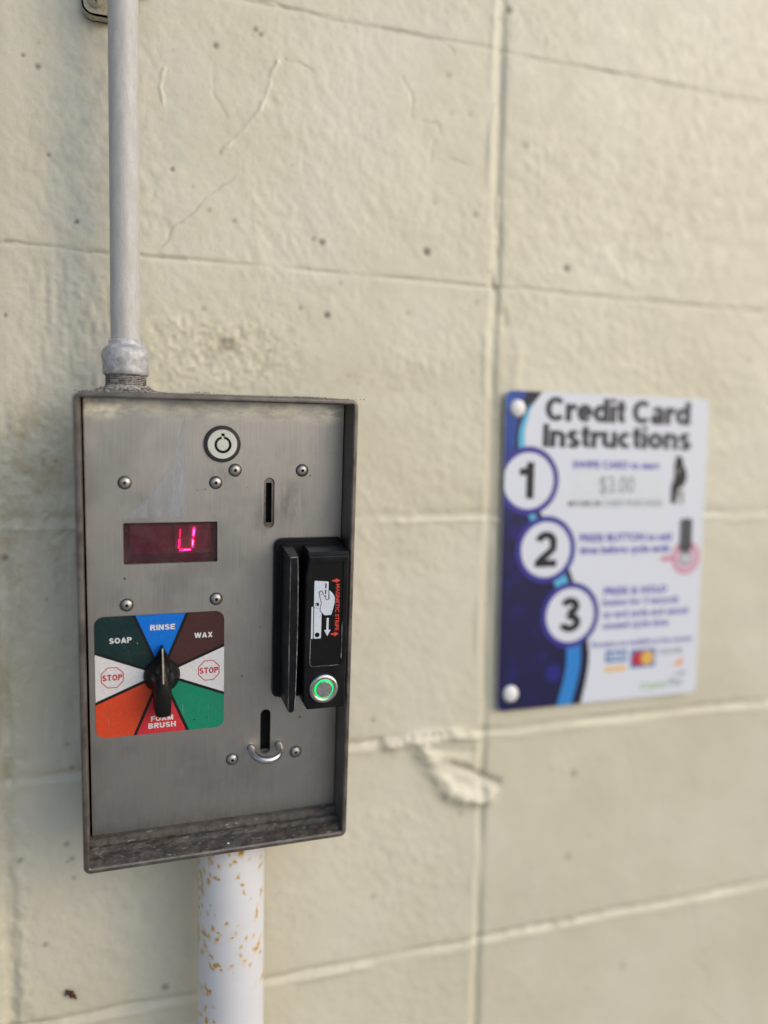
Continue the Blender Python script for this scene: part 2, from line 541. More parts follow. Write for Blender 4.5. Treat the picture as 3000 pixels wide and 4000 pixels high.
    M['ground'] = flat("concrete_floor", (0.27, 0.26, 0.24), 0.8, 0, 0.2)


setup_materials()
MAT['panel'].node_tree.nodes['Principled BSDF'].inputs['Specular IOR Level'].default_value = 0.14
for q, mt in MAT.items():
    if q.startswith(('d_', 's_')):
        mt.node_tree.nodes['Principled BSDF'].inputs['Specular IOR Level'].default_value = 0.25

# ------------------------------------------------------------------ mesh helpers
class MB:
    """collects faces (millimetres, axes: x right, y into the wall, z up) for ONE mesh object"""
    def __init__(self):
        self.v, self.f, self.mi, self.mats = [], [], [], []

    def mat(self, key):
        mt = MAT[key]
        if mt not in self.mats:
            self.mats.append(mt)
        return self.mats.index(mt)

    def add(self, verts, faces, key):
        o = len(self.v)
        i = self.mat(key)
        self.v += [tuple(p) for p in verts]
        for f in faces:
            self.f.append([o + a for a in f])
            self.mi.append(i)

    def sheet(self, pts, y, key, holes=()):
        """flat filled outline in the x-z plane at depth y, facing -y"""
        loops = [[Vector((a, b, 0)) for a, b in pts]] + [[Vector((a, b, 0)) for a, b in h] for h in holes]
        tris = tessellate_polygon(loops)
        vs_ = [p for lp in loops for p in lp]
        out = []
        for t in tris:
            a, b, c_ = (vs_[i] for i in t)
            if (b - a).cross(c_ - a).z < 0:
                t = (t[0], t[2], t[1])
            out.append(t)
        self.add([(p.x, y, p.y) for p in vs_], out, key)

    def band(self, pa, ya, pb, yb, key, flip=False):
        """quads joining two closed outlines with the same number of points"""
        n = len(pa)
        v = [(p[0], ya, p[1]) for p in pa] + [(p[0], yb, p[1]) for p in pb]
        f = []
        for i in range(n):
            j = (i + 1) % n
            q = [i, j, n + j, n + i]
            f.append(q[::-1] if flip else q)
        self.add(v, f, key)

    def prism(self, pts, y0, y1, key, holes=(), back=False):
        """outline (counter-clockwise seen from the front) from front y0 to back y1"""
        self.sheet(pts, y0, key, holes)
        self.band(pts, y0, pts, y1, key, flip=True)
        for h in holes:
            self.band(h, y0, h, y1, key, flip=(area(h) > 0))
        if back:
            self.add([(a, y1, b) for a, b in pts], [list(range(len(pts)))[::-1]], key)

    def lathe(self, prof, c, key, seg=48, axis='y'):
        """prof: (radius, coordinate along the axis)"""
        v, f = [], []
        for r, t in prof:
            for i in range(seg):
                a = 2 * math.pi * i / seg
                if axis == 'y':
                    v.append((c[0] + r * math.cos(a), t, c[1] + r * math.sin(a)))
                else:
                    v.append((c[0] + r * math.cos(a), c[1] + r * math.sin(a), t))
        for k in range(len(prof) - 1):
            for i in range(seg):
                j = (i + 1) % seg
                f.append([k * seg + i, k * seg + j, (k + 1) * seg + j, (k + 1) * seg + i])
        self.add(v, f, key)

    def tube(self, pts, r, key, seg=16):
        v, f = [], []
        pts = [Vector(p) for p in pts]
        for i, p in enumerate(pts):
            d = (pts[min(i + 1, len(pts) - 1)] - pts[max(i - 1, 0)]).normalized()
            a = d.cross(Vector((0.31, 0.2, 0.93))).normalized()
            b = d.cross(a)
            for s in range(seg):
                t = 2 * math.pi * s / seg
                v.append(p + a * r * math.cos(t) + b * r * math.sin(t))
        for i in range(len(pts) - 1):
            for s in range(seg):
                q = (s + 1) % seg
                f.append([i * seg + s, i * seg + q, (i + 1) * seg + q, (i + 1) * seg + s])
        f.append(list(range(seg)))
        f.append([(len(pts) - 1) * seg + s for s in range(seg)][::-1])
        self.add(v, f, key)

    def text(self, s, cx, cz, w, h, y, key, bold=0.02, rot=0.0, shear=0.0):
        """lettering of cap height h and width w centred on (cx, cz); w=None keeps its natural width"""
        vs_, tris = glyphs(s, bold, shear)
        xs = [p[0] for p in vs_]
        zs = [p[1] for p in vs_]
        x0, x1 = min(xs), max(xs)
        capz = CAP
        sz = h / capz
        sx = sz if w is None else w / (x1 - x0)
        ca, sa = math.cos(rot), math.sin(rot)
        out = []
        for px, pz in vs_:
            a = (px - (x0 + x1) / 2) * sx
            b = (pz - capz / 2) * sz
            out.append((cx + a * ca - b * sa, y, cz + a * sa + b * ca))
        self.add(out, tris, key)

    def build(self, name, parent=None, smooth=None, bevel=None):
        me = bpy.data.meshes.new(name)
        me.from_pydata([(a * MM, b * MM, c_ * MM) for a, b, c_ in self.v], [], self.f)
        for mt in self.mats:
            me.materials.append(mt)
        me.polygons.foreach_set('material_index', self.mi)
        if smooth:
            me.polygons.foreach_set('use_smooth', [True] * len(me.polygons))
            me.set_sharp_from_angle(angle=math.radians(smooth))
        me.update()
        o = bpy.data.objects.new(name, me)
        C.objects.link(o)
        if parent is not None:
            o.parent = parent
        if bevel:
            b = o.modifiers.new('bevel', 'BEVEL')
            b.width = bevel * MM
            b.segments = 2
            b.limit_method = 'ANGLE'
            b.angle_limit = math.radians(40)
        return o


def area(p):
    return 0.5 * sum(p[i][0] * p[(i + 1) % len(p)][1] - p[(i + 1) % len(p)][0] * p[i][1] for i in range(len(p)))


_G = {}
CAP = 0.7


def glyphs(s, bold, shear):
    k = (s, bold, shear)
    if k in _G:
        return _G[k]
    cu = bpy.data.curves.new('lettering', 'FONT')
    cu.body = s
    cu.size = 1.0
    cu.offset = bold
    cu.shear = shear
    cu.resolution_u = 4
    ob = bpy.data.objects.new('lettering', cu)
    C.objects.link(ob)
    dg = bpy.context.evaluated_depsgraph_get()
    ev = ob.evaluated_get(dg)
    me = ev.to_mesh()
    vs_ = [(v.co.x, v.co.y) for v in me.vertices]
    me.calc_loop_triangles()
    tris = []
    for t in me.loop_triangles:
        a, b, c_ = t.vertices
        A, B, D = vs_[a], vs_[b], vs_[c_]
        cr = (B[0] - A[0]) * (D[1] - A[1]) - (B[1] - A[1]) * (D[0] - A[0])
        tris.append((a, b, c_) if cr > 0 else (a, c_, b))
    ev.to_mesh_clear()
    bpy.data.objects.remove(ob)
    bpy.data.curves.remove(cu)
    _G[k] = (vs_, tris)
    return _G[k]


_vh, _ = glyphs('H', 0.0, 0.0)
CAP = max(p[1] for p in _vh)


def arc(cx, cy, rx, ry, a0, a1, n=14):
    return [(cx + rx * math.cos(math.radians(a0 + (a1 - a0) * i / n)), cy + ry * math.sin(math.radians(a0 + (a1 - a0) * i / n))) for i in range(n + 1)]


def heavy_letter(ch, t):
    """centre lines of a heavy grotesque letter (cap height 1) and its width"""
    e = t / 2
    x = 0.735
    o = lambda w: (w / 2, x / 2, w / 2 - e, x / 2 - e)
    if ch == ' ': return [], 0.20
    if ch == 'I': return [[(e, 0), (e, 1)]], t
    if ch == 'C': return [arc(.38, .5, .38 - e, .5 - e, 42, 318, 22)], .70
    if ch == 'O': return [arc(.40, .5, .40 - e, .5 - e, 0, 360, 28)], .80
    if ch == 'S': return [arc(.34, .74 - e * .3, .32 - e, .27 - e * .75, 22, 262, 14) + arc(.34, .27 + e * .2, .34 - e, .27 - e * .75, 82, -160, 14)], .68
    if ch == 'R': return [[(e, 0), (e, 1)], [(e, 1 - e), (.40, 1 - e)] + arc(.42, .745, .27 - e, .255 - e, 90, -90, 10) + [(e, .49 + e * .0)], [(.40, .48), (.60, .0)]], .70
    if ch == 'P': return [[(e, 0), (e, 1)], [(e, 1 - e), (.38, 1 - e)] + arc(.40, .71, .27 - e, .29 - e, 90, -90, 10) + [(e, .42 + e)]], .67
    if ch == 'N': return [[(e, 0), (e, 1)], [(e * .9, 1), (.72 - e * .9, 0)], [(.72 - e, 0), (.72 - e, 1)]], .72
    if ch == 'E': return [[(e, 0), (e, 1)], [(e, 1 - e), (.62, 1 - e)], [(e, .51), (.58, .51)], [(e, e), (.63, e)]], .63
    if ch == 'F': return [[(e, 0), (e, 1)], [(e, 1 - e), (.60, 1 - e)], [(e, .49), (.54, .49)]], .60
    if ch == 'A': return [[(e * .9, 0), (.39, 1 - e * .2)], [(.39, 1 - e * .2), (.78 - e * .9, 0)], [(.18, .26), (.60, .26)]], .78
    if ch == 'W': return [[(e * .8, 1), (.29, 0)], [(.29, 0), (.52, 1)], [(.52, 1), (.75, 0)], [(.75, 0), (1.04 - e * .8, 1)]], 1.04
    if ch == 'X': return [[(e, 0), (.72 - e, 1)], [(e, 1), (.72 - e, 0)]], .72
    if ch == 'T': return [[(.33, 0), (.33, 1)], [(0, 1 - e), (.66, 1 - e)]], .66
    if ch == 'M': return [[(e, 0), (e, 1)], [(e, 1), (.44, .08)], [(.44, .08), (.88 - e, 1)], [(.88 - e, 0), (.88 - e, 1)]], .88
    if ch == 'B': return [[(e, 0), (e, 1)], [(e, 1 - e), (.40, 1 - e)] + arc(.42, .755, .25 - e, .245 - e, 90, -90, 10) + [(e, .51)], [(e, .51), (.42, .51)] + arc(.42, .265, .29 - e, .265 - e, 90, -90, 10) + [(e, e)]], .71
    if ch == 'U': return [[(e, 1), (e, .34)] + arc(.36, .34, .36 - e, .34 - e, 180, 360, 14) + [(.72 - e, 1)]], .72
    if ch == 'H': return [[(e, 0), (e, 1)], [(.72 - e, 0), (.72 - e, 1)], [(e, .51), (.72 - e, .51)]], .72
    if ch == 'r': return [[(e, 0), (e, x)], arc(.40, x * .52, .40 - e, x * .48 - e, 178, 86, 8)], .40
    if ch == 'e':
        c = o(.58)
        return [arc(*c, 0, 318, 22), [(e, x / 2), (.58 - e * .2, x / 2)]], .58
    if ch == 'c': return [arc(*o(.58), 44, 316, 20)], .55
    if ch == 'o': return [arc(*o(.62), 0, 360, 26)], .62
    if ch == 'd': return [arc(.29, x / 2, .29 - e * .9, x / 2 - e, 0, 360, 24), [(.60 - e, 0), (.60 - e, 1)]], .60
    if ch == 'i': return [[(e, 0), (e, x)], [(e, .84), (e, 1)]], t
    if ch == 't': return [[(.17, .94), (.17, .19)] + arc(.17 + .14, .17, .14, .17 - e, 180, 275, 6), [(0, x - e * .8), (.34, x - e * .8)]], .35
    if ch == 'a': return [arc(.24, .205, .24 - e * .9, .205 - e * .7, 0, 360, 18), arc(.28, x - .23, .25 - e, .23 - e * .8, 165, 0, 10) + [(.53 - e, 0)]], .54
    if ch == 'n': return [[(e, 0), (e, x)], arc(.30, x - .27, .30 - e, .27 - e, 180, 0, 12) + [(.60 - e, 0)]], .60
    if ch == 'u': return [[(.60 - e, 0), (.60 - e, x)], [(e, x)] + arc(.30, .27, .30 - e, .27 - e, 180, 360, 12)], .60
    if ch == 's': return [arc(.265, .535, .25 - e, .20 - e * .7, 25, 262, 12) + arc(.265, .20, .265 - e, .20 - e * .7, 82, -158, 12)], .53
    if ch == '1': return [[(.38 - e, 0), (.38 - e, 1)], [(.38 - e, .90), (.29, .80), (.17, .745), (0, .73)]], .38
    if ch == '2': return [arc(.30, .70, .30 - e, .30 - e, 172, -12, 14) + [(.50, .52), (.34, .36), (.17, .22), (.115, e)], [(.0, e), (.60, e)]], .60
    if ch == '3': return [arc(.29, .745, .27 - e, .255 - e, 168, -72, 14) + [(.26, .53)], [(.24, .53)] + arc(.29, .275, .31 - e, .275 - e, 88, -168, 16)], .60
    raise KeyError(ch)


def heavy_text(mb, s, cx, cz, w, h, y, key, t=0.2, gap=0.10):
    x = 0.0
    items = []
    for ch in s:
        ln, wd = heavy_letter(ch, t)
        items += [[(px + x, pz) for px, pz in q] for q in ln]
        x += wd + gap
    tot = x - gap
    sx = w / tot
    for k, q in enumerate(items):
        yy = y - 0.004 * (k % 5)
        P = [Vector((a, c)) for a, c in q]
        n = len(P)
        L, Rr = [], []
        for i in range(n):
            d1 = (P[i] - P[max(i - 1, 0)]) if i else (P[1] - P[0])
            d2 = (P[min(i + 1, n - 1)] - P[i]) if i < n - 1 else d1
            closed = n > 3 and (P[0] - P[-1]).length < 1e-4
            if closed and i in (0, n - 1):
                d1, d2 = P[-1] - P[-2], P[1] - P[0]
            m_ = d1.normalized() + d2.normalized()
            m_ = m_.normalized()
            nv = Vector((-m_.y, m_.x)) * (t / 2)
            L.append(P[i] + nv)
            Rr.append(P[i] - nv)
        v = [(cx + (p.x - tot / 2) * sx, yy, cz + (p.y - .5) * h) for p in L + Rr]
        mb.add(v, [[n + i, n + i + 1, i + 1, i] for i in range(n - 1)], key)


def rrect(x0, z0, x1, z1, r, n=6):
    """rounded rectangle, counter-clockwise; r is one radius or four (bl, br, tr, tl)"""
    rs = (r,) * 4 if isinstance(r, (int, float)) else r
    out = []
    for (cx, cz, a0), q in zip(((x0, z0, 180), (x1, z0, 270), (x1, z1, 0), (x0, z1, 90)), rs):
        ox = cx + q if cx == x0 else cx - q
        oz = cz + q if cz == z0 else cz - q
        for i in range(n + 1):
            a = math.radians(a0 + 90 * i / n)
            out.append((ox + q * math.cos(a), oz + q * math.sin(a)))
    return out


def circle(cx, cz, r, n=48, a0=0.0):
    return [(cx + r * math.cos(a0 + 2 * math.pi * i / n), cz + r * math.sin(a0 + 2 * math.pi * i / n)) for i in range(n)]


def smooth_line(pts, n=8):
    """Catmull-Rom through pts"""
    out = []
    P = [pts[0]] + list(pts) + [pts[-1]]
    for i in range(1, len(P) - 2):
        p0, p1, p2, p3 = P[i - 1:i + 3]
        for k in range(n):
            t = k / n
            out.append(tuple(0.5 * (2 * b + (c_ - a) * t + (2 * a - 5 * b + 4 * c_ - d) * t * t + (3 * b - a - 3 * c_ + d) * t ** 3)
                             for a, b, c_, d in zip(p0, p1, p2, p3)))
    out.append(tuple(pts[-1]))
    return out


def inset(p, d):
    """move a counter-clockwise outline inwards by d"""
    n = len(p)
    out = []
    for i in range(n):
        a, b, c_ = Vector(p[i - 1]), Vector(p[i]), Vector(p[(i + 1) % n])
        e1, e2 = (b - a), (c_ - b)
        if e1.length < 1e-6:
            e1 = e2
        if e2.length < 1e-6:
            e2 = e1
        n1 = Vector((-e1.y, e1.x)).normalized()
        n2 = Vector((-e2.y, e2.x)).normalized()
        q = (n1 + n2)
        q = q / max(0.4, q.length_squared / 2)
        out.append((b.x + q.x * d, b.y + q.y * d))
    return out


def thing(name, label, cat, matrix=None, loc=None, group=None):
    o = bpy.data.objects.new(name, None)
    o.empty_display_size = 0.02
    C.objects.link(o)
    if matrix is not None:
        o.matrix_world = matrix
    if loc is not None:
        o.location = loc
    return tag(o, label, cat, group)


def tag(o, label, cat, group=None):
    o['label'] = label
    o['category'] = cat
    if group:
        o['group'] = group
    return o


# ------------------------------------------------------------------ bay floor
b = MB()
b.add([(-30000, 0, -1300), (30000, 0, -1300), (30000, -30000, -1300), (-30000, -30000, -1300)], [[3, 2, 1, 0]], 'ground')
gr = b.build('floor')
gr['kind'] = 'structure'


# ------------------------------------------------------------------ block wall
def vnoise(X, Z, sx, sz, seed):
    rng = np.random.RandomState(seed)
    g = rng.rand(257, 257).astype(np.float32)
    x = X / sx + 1000.37
    z = Z / sz + 1000.71
    xi = np.floor(x).astype(int)
    zi = np.floor(z).astype(int)
    fx = x - xi
    fz = z - zi
    fx = fx * fx * fx * (fx * (fx * 6 - 15) + 10)
    fz = fz * fz * fz * (fz * (fz * 6 - 15) + 10)
    a, b = xi % 257, (xi + 1) % 257
    c_, d = zi % 257, (zi + 1) % 257
    return (g[a, c_] * (1 - fx) + g[b, c_] * fx) * (1 - fz) + (g[a, d] * (1 - fx) + g[b, d] * fx) * fz - 0.5


def sstep(x, a, b):
    t = np.clip((x - a) / (b - a), 0, 1)
    return t * t * (3 - 2 * t)


def build_wall():
    B = 203.2
    xs = np.concatenate([np.arange(-1400, -450, 8.0), np.arange(-450, 420, 1.15), np.arange(420, 1400.1, 8.0)])
    zs = np.concatenate([np.arange(-1302, -640, 8.0), np.arange(-640, 560, 1.15), np.arange(560, 1200.1, 8.0)])
    X, Z = np.meshgrid(xs, zs, indexing='ij')
    X = X.astype(np.float64)
    Z = Z.astype(np.float64)
    # warped coordinates so nothing runs dead straight
    WX = X + 1.6 * vnoise(X, Z, 70, 45, 1) + 0.8 * vnoise(X, Z, 17, 17, 2)
    WZ = Z + 1.6 * vnoise(X, Z, 60, 60, 3) + 0.8 * vnoise(X, Z, 17, 17, 4)
    h = 1.3 * vnoise(X, Z, 85, 70, 5) + 0.6 * vnoise(X, Z, 30, 26, 6)
    # rolled paint nap, partly slanted
    S = X * 0.8 + Z * 0.6
    T = -X * 0.6 + Z * 0.8
    lumpy = 0.35 + 0.9 * np.clip(vnoise(X, Z, 60, 60, 7) + 0.5, 0, 1)
    calm = 1 - 0.45 * sstep(X, -60, 40) * sstep(Z, 40, -20)
    h += 0.72 * calm * lumpy * (0.55 * vnoise(S, T, 6.5, 11, 8) + 0.40 * vnoise(X, Z, 4.2, 5.5, 9) + 0.22 * vnoise(X, Z, 2.6, 2.6, 10))
    marks = np.zeros(X.shape + (4,), np.float32)
    marks[..., 3] = 1
    # bed joints
    for k in range(-5, 7):
        z0 = k * B
        if k >= 1:
            d, w = 1.0, 1.8
        elif k == 0:
            d, w = 1.1, 4.5
        else:
            d, w = 3.3, 3.4
        dd = d * np.clip(0.75 + 1.1 * vnoise(X, Z * 0 + k * 91, 38, 1, 20 + k) + 0.5 * vnoise(X, Z * 0, 9, 1, 40 + k), 0.12, 1.6)
        g = np.exp(-((WZ - z0) / w) ** 2)
        h -= dd * g
        if k <= 0:   # paint curling over the lower arris
            h += 1.1 * np.exp(-((WZ - z0 + 7.0) / 3.0) ** 2) * np.clip(0.5 + 1.6 * vnoise(X, Z, 22, 6, 60 + k), 0, 1.4)
    # head joints (stacked bond)
    for j in range(-3, 4):
        x0 = j * 2 * B - (1.0 if j == 0 else 0)
        d, w = (2.6, 4.2) if j == 0 else (3.6, 5.5)
        dd = d * np.clip(0.85 + 0.9 * vnoise(Z, X * 0 + j * 37, 45, 1, 80 + j), 0.2, 1.5)
        if j == -1:
            dd = dd * (0.12 + 0.88 * sstep(Z, 60, -60))
        g = np.exp(-(np.abs(WX - x0) / w) ** 2.4)
        h -= dd * g
        h += 1.0 * np.exp(-((WX - x0 + 8.0) / 3.2) ** 2) * np.clip(0.4 + 1.5 * vnoise(Z, X, 26, 6, 90 + j), 0, 1.2)

    def local(cx, cz, r):
        i0, i1 = np.searchsorted(xs, [cx - r, cx + r])
        j0, j1 = np.searchsorted(zs, [cz - r, cz + r])
        return slice(i0, i1), slice(j0, j1)

    def stroke(pts, w, amp, mark=None, val=0.0, wob=1.0, rg=1.0):
        P = np.array(pts, float)
        if w < 2:
            w, amp = 0.72 * w, 0.85 * amp
        x0, x1 = P[:, 0].min() - 5 * w, P[:, 0].max() + 5 * w
        z0, z1 = P[:, 1].min() - 5 * w, P[:, 1].max() + 5 * w
        i0, i1 = np.searchsorted(xs, [x0, x1])
        j0, j1 = np.searchsorted(zs, [z0, z1])
        s = (slice(i0, i1), slice(j0, j1))
        xx = X[s] + wob * (2.2 * vnoise(X[s], Z[s], 11, 11, 201) + 1.1 * vnoise(X[s], Z[s], 4, 4, 207))
        zz = Z[s] + wob * (2.2 * vnoise(X[s], Z[s], 11, 11, 202) + 1.1 * vnoise(X[s], Z[s], 4, 4, 208))
        D = np.full(xx.shape, 1e9)
        for a, b in zip(P[:-1], P[1:]):
            ab = b - a
            t = np.clip(((xx - a[0]) * ab[0] + (zz - a[1]) * ab[1]) / (ab @ ab), 0, 1)
            D = np.minimum(D, np.hypot(xx - a[0] - t * ab[0], zz - a[1] - t * ab[1]))
        g = np.exp(-(D / w) ** 2)
        g *= np.clip(0.85 + rg * 0.8 * vnoise(xx, zz, 12, 12, 203) + rg * 0.4 * vnoise(xx, zz, 3.5, 3.5, 209), 0.2, 1.3)
        h[s] += (amp if amp > 0 else 0.7 * amp) * g
        if mark is not None:
            val = val * 0.75
            marks[s + (mark,)] = np.maximum(marks[s + (mark,)], val * np.clip(g, 0, 1))

    # ridges of thick paint and hairline cracks
    stroke([(-199, 364), (-206, 345), (-214, 324), (-228, 306), (-243, 289)], 1.7, 1.3)
    stroke([(-286, 345), (-290, 330), (-288, 320)], 1.5, 1.1)
    stroke([(-233, 272), (-248, 258), (-257, 251), (-264, 241), (-273, 233), (-280, 228), (-284, 218), (-290, 212)], 1.1, -1.0, 0, 0.42)
    stroke([(-193, 368), (-180, 366), (-170, 362)], 1.3, -0.9, 0, 0.2)
    stroke([(-250, 344), (-249, 330), (-239, 315)], 1.6, -0.8, 0, 0.12)
    stroke([(-93, 369), (-84, 357), (-83, 336)], 1.5, -0.9, 0, 0.22)
    stroke([(-74, 337), (-60, 337), (-58, 328), (-65, 316), (-65, 306)], 1.5, -0.9, 0, 0.22)
    stroke([(-47, 308), (-27, 305)], 1.5, -0.8, 0, 0.15)
    stroke([(245, -470), (272, -497), (269, -533), (298, -560)], 1.8, -0.9, 0, 0.12)
    stroke([(246, -414), (261, -457)], 1.8, -0.7, 0, 0.08)
    stroke([(-230, 412), (-190, 408), (-150, 405), (-110, 407), (-62, 406)], 1.4, -1.0, 0, 0.38)
    stroke([(-62, 406), (-50, 402), (-46, 397)], 1.4, -1.0, 0, 0.3)
    stroke([(-400, 206), (-360, 203), (-320, 202)], 1.2, -0.8, 0, 0.35)
    stroke([(-318, 206), (-300, 203), (-270, 204)], 1.4, -0.7, 0, 0.25)
    stroke([(25, 206), (90, 203), (170, 203), (300, 203)], 1.6, -0.6, 0, 0.25)
    stroke([(20, 405), (110, 407), (200, 405), (320, 407)], 1.5, -0.6, 0, 0.25)
    # mortar squeezed out of the joint under the sign
    stroke([(-96, -206), (-60, -204), (-14, -205)], 5.0, 6.0, rg=0.45)
    stroke([(-60, -217), (-50, -236), (-34, -256), (-12, -264), (4, -268)], 7.5, 5.2, rg=0.6)
    stroke([(-66, -214), (-40, -224), (-16, -232)], 9.0, 1.8, rg=0.8)
    stroke([(-32, -232), (-8, -244), (14, -256)], 4.5, -5.0, 0, 0.16)
    stroke([(-48, -216), (-30, -220), (-12, -222)], 4.0, -1.6)
    stroke([(-36, -258), (-20, -268), (2, -270)], 5.5, 3.6, rg=0.3)
    for cx_, cz_, r_, a_ in ((-88, -212, 5, 2.4), (-70, -203, 4, 2.2), (-30, -203, 5, 2.6), (-18, -212, 4, 2.0), (-52, -226, 4, 2.5), (-42, -246, 5, 3.0), (-22, -262, 5, 2.6), (10, -262, 5, 2.2), (-10, -268, 4, 2.2)):
        s = local(cx_, cz_, r_ * 4)
        a_ *= 0.3
        r_ *= 1.3
        dx = X[s] - cx_ + 3 * vnoise(X[s], Z[s], 9, 9, 210)
        dz = Z[s] - cz_ + 3 * vnoise(X[s], Z[s], 9, 9, 211)
        h[s] += a_ * np.exp(-((dx * dx + dz * dz) / (r_ * r_)) ** 2)
    # chip and drip beside the head joint
    stroke([(-8, 214), (-7, 206), (-2, 202)], 3.0, -2.0, 0, 0.15)
    stroke([(-1, 206), (-2, 240), (-1, 280)], 2.2, 1.4)
    stroke([(8, 180), (9, 170)], 4.0, -1.0, 2, 0.55)
    stroke([(22, 160), (25, 140), (20, 118)], 6.0, 0.8)
    # rough repaired patches
    for cx, cz, rx, rz, sx, sz, amp in ((-255, 128, 70, 34, 16, 4.5, 2.6), (-385, 30, 55, 75, 5, 16, 1.8), (-372, -80, 45, 130, 4.5, 20, 1.3),
                                        (-350, 140, 40, 60, 4, 14, 1.8), (-330, 270, 60, 90, 9, 6, 1.0), (150, 285, 150, 80, 12, 9, 0.9),
                                        (-300, -330, 60, 60, 8, 11, 1.2), (-405, -330, 16, 200, 7, 9, 2.2), (-405, -120, 14, 120, 6, 10, 1.6)):
        e = np.exp(-((X - cx) / rx) ** 4 - ((Z - cz) / rz) ** 4)
        h += 0.6 * e * amp * (vnoise(S if sx > sz else X, T if sx > sz else Z, sx, sz, int(1300 + cx)) + 0.5 * vnoise(X, Z, 3.5, 3.5, int(2500 + cz)))
    # thin grey-blue paint beside the conduit and behind the box
    for cx, cz, rx, rz, v_ in ((-345, 260, 26, 120, 0.8), (-285, 300, 20, 110, 0.8), (-335, 112, 12, 50, 0.95), (-350, -230, 26, 110, 0.45), (-290, -300, 40, 60, 0.35),
                               (-120, -160, 30, 70, 0.35), (60, -390, 120, 80, 0.25), (-195, 110, 40, 22, 0.4)):
        e = np.exp(-((X - cx) / rx) ** 2 - ((Z - cz) / rz) ** 2)
        marks[..., 1] = np.maximum(marks[..., 1], 0.5 * v_ * e)
    # brown rubbed-in dirt left of the box
    for cx, cz, rx, rz, v_ in ((-385, 50, 30, 40, 0.75), (-400, -20, 20, 120, 0.5), (-365, 0, 14, 90, 0.4), (-375, 22, 18, 12, 0.7), (-240, 138, 20, 10, 0.5), (-406, -160, 5, 130, 0.6),
                               (5, 172, 5, 12, 0.8), (8, 60, 4, 70, 0.6), (9, -60, 4, 60, 0.5), (-100, 118, 60, 12, 0.35)):
        e = np.exp(-((X - cx) / rx) ** 2 - ((Z - cz) / rz) ** 2)
        marks[..., 2] = np.maximum(marks[..., 2], v_ * e)
    # fly specks and pinholes
    spots = [(-68, 228, 2.6, .95), (71, 226, 2.7, .85), (5, 442, 2.4, .7), (25, 330, 2.4, .4), (-23, 264, 2.2, .45), (-51, 378, 2, .35),
             (229, 397, 2.6, .3), (285, 153, 2.6, .35), (-19, 189, 2.2, .3), (-61, 271, 1.8, .3), (-30, 349, 2, .2), (-48, 347, 2, .2),
             (-248, 369, 2.0, .7), (-217, 386, 1.8, .6), (-213, 383, 1.7, .7), (-376, 332, 1.8, .7), (-386, 338, 1.2, .6), (-370, 270, 1.4, .6),
             (-351, 224, 1.3, .8), (-281, 271, 1.4, .7), (-161, 227, 2.2, .75), (-156, 168, 2.3, .85), (-233, 237, 1.7, .4), (-253, 243, 1.5, .35),
             (-168, 229, 1.6, .4), (-179, 172, 1.6, .4), (-257, 166, 1.8, .35), (-401, 151, 1.3, .6), (-289, -395, 2.4, .6), (-364, -260, 1.8, .5),
             (-398, -268, 1.8, .5), (-360, -273, 1.7, .45), (-381, -340, 1.7, .5), (-359, -198, 1.6, .5), (98, -256, 3, .45), (95, -340, 3, .35),
             (164, -466, 3, .3), (-107, -347, 2, .4), (-23, -280, 2.2, .35), (-110, -183, 2, .35), (-238, 139, 4.5, .45), (-243, 134, 3.0, .4),
             (92, 30, 3.2, .2), (-405, -30, 2.0, .6)]
    rng = np.random.RandomState(11)
    for _ in range(120):
        spots.append((rng.uniform(-420, 380), rng.uniform(-600, 520), rng.uniform(0.7, 1.3), rng.uniform(.15, .45)))
    for cx, cz, r, a in spots:
        r *= 1.3
        s = local(cx, cz, r * 4)
        dx = X[s] - cx + 0.8 * vnoise(X[s], Z[s], 3, 3, 205)
        dz = Z[s] - cz + 0.8 * vnoise(X[s], Z[s], 3, 3, 206)
        g = np.exp(-((dx * dx + dz * dz) / (r * r)) ** 1.5)
        h[s] -= 0.9 * a * g
        marks[s + (0,)] = np.maximum(marks[s + (0,)], a * g)

    nx, nz = len(xs), len(zs)
    co = np.stack([X, -h, Z], -1).reshape(-1, 3).astype(np.float32) * MM
    idx = np.arange(nx * nz).reshape(nx, nz)
    q = np.stack([idx[:-1, :-1], idx[1:, :-1], idx[1:, 1:], idx[:-1, 1:]], -1).reshape(-1, 4).astype(np.int32)
    # thickness: a border strip and a back sheet close the slab
    ring = np.concatenate([idx[:, 0], idx[-1, 1:], idx[-2::-1, -1], idx[0, -2:0:-1]])
    back = co[ring].copy()
    back[:, 1] = 0.19
    nb = len(ring)
    base = nx * nz
    co = np.concatenate([co, back])
    a = np.arange(nb)
    b = (a + 1) % nb
    side = np.stack([ring[a], base + a, base + b, ring[b]], -1).astype(np.int32)
    loops = np.concatenate([q.ravel(), side.ravel(), (base + a).astype(np.int32)])
    nq = len(q) + len(side)
    starts = np.concatenate([np.arange(nq) * 4, [nq * 4]]).astype(np.int32)
    totals = np.concatenate([np.full(nq, 4), [nb]]).astype(np.int32)
    me = bpy.data.meshes.new('block_wall')
    me.vertices.add(len(co))
    me.vertices.foreach_set('co', co.ravel())
    me.loops.add(len(loops))
    me.loops.foreach_set('vertex_index', loops)
    me.polygons.add(len(starts))
    me.polygons.foreach_set('loop_start', starts)
    me.polygons.foreach_set('loop_total', totals)
    sm = np.ones(len(starts), bool)
    sm[len(q):] = False
    me.polygons.foreach_set('use_smooth', sm)
    me.update(calc_edges=True)
    me.validate()
    att = me.color_attributes.new('marks', 'FLOAT_COLOR', 'POINT')
    mk = np.concatenate([marks.reshape(-1, 4), np.tile(np.array([[0, 0, 0, 1]], np.float32), (nb, 1))])
    att.data.foreach_set('color', mk.ravel().astype(np.float32))
    me.materials.append(MAT['wall'])
    o = bpy.data.objects.new('block_wall', me)
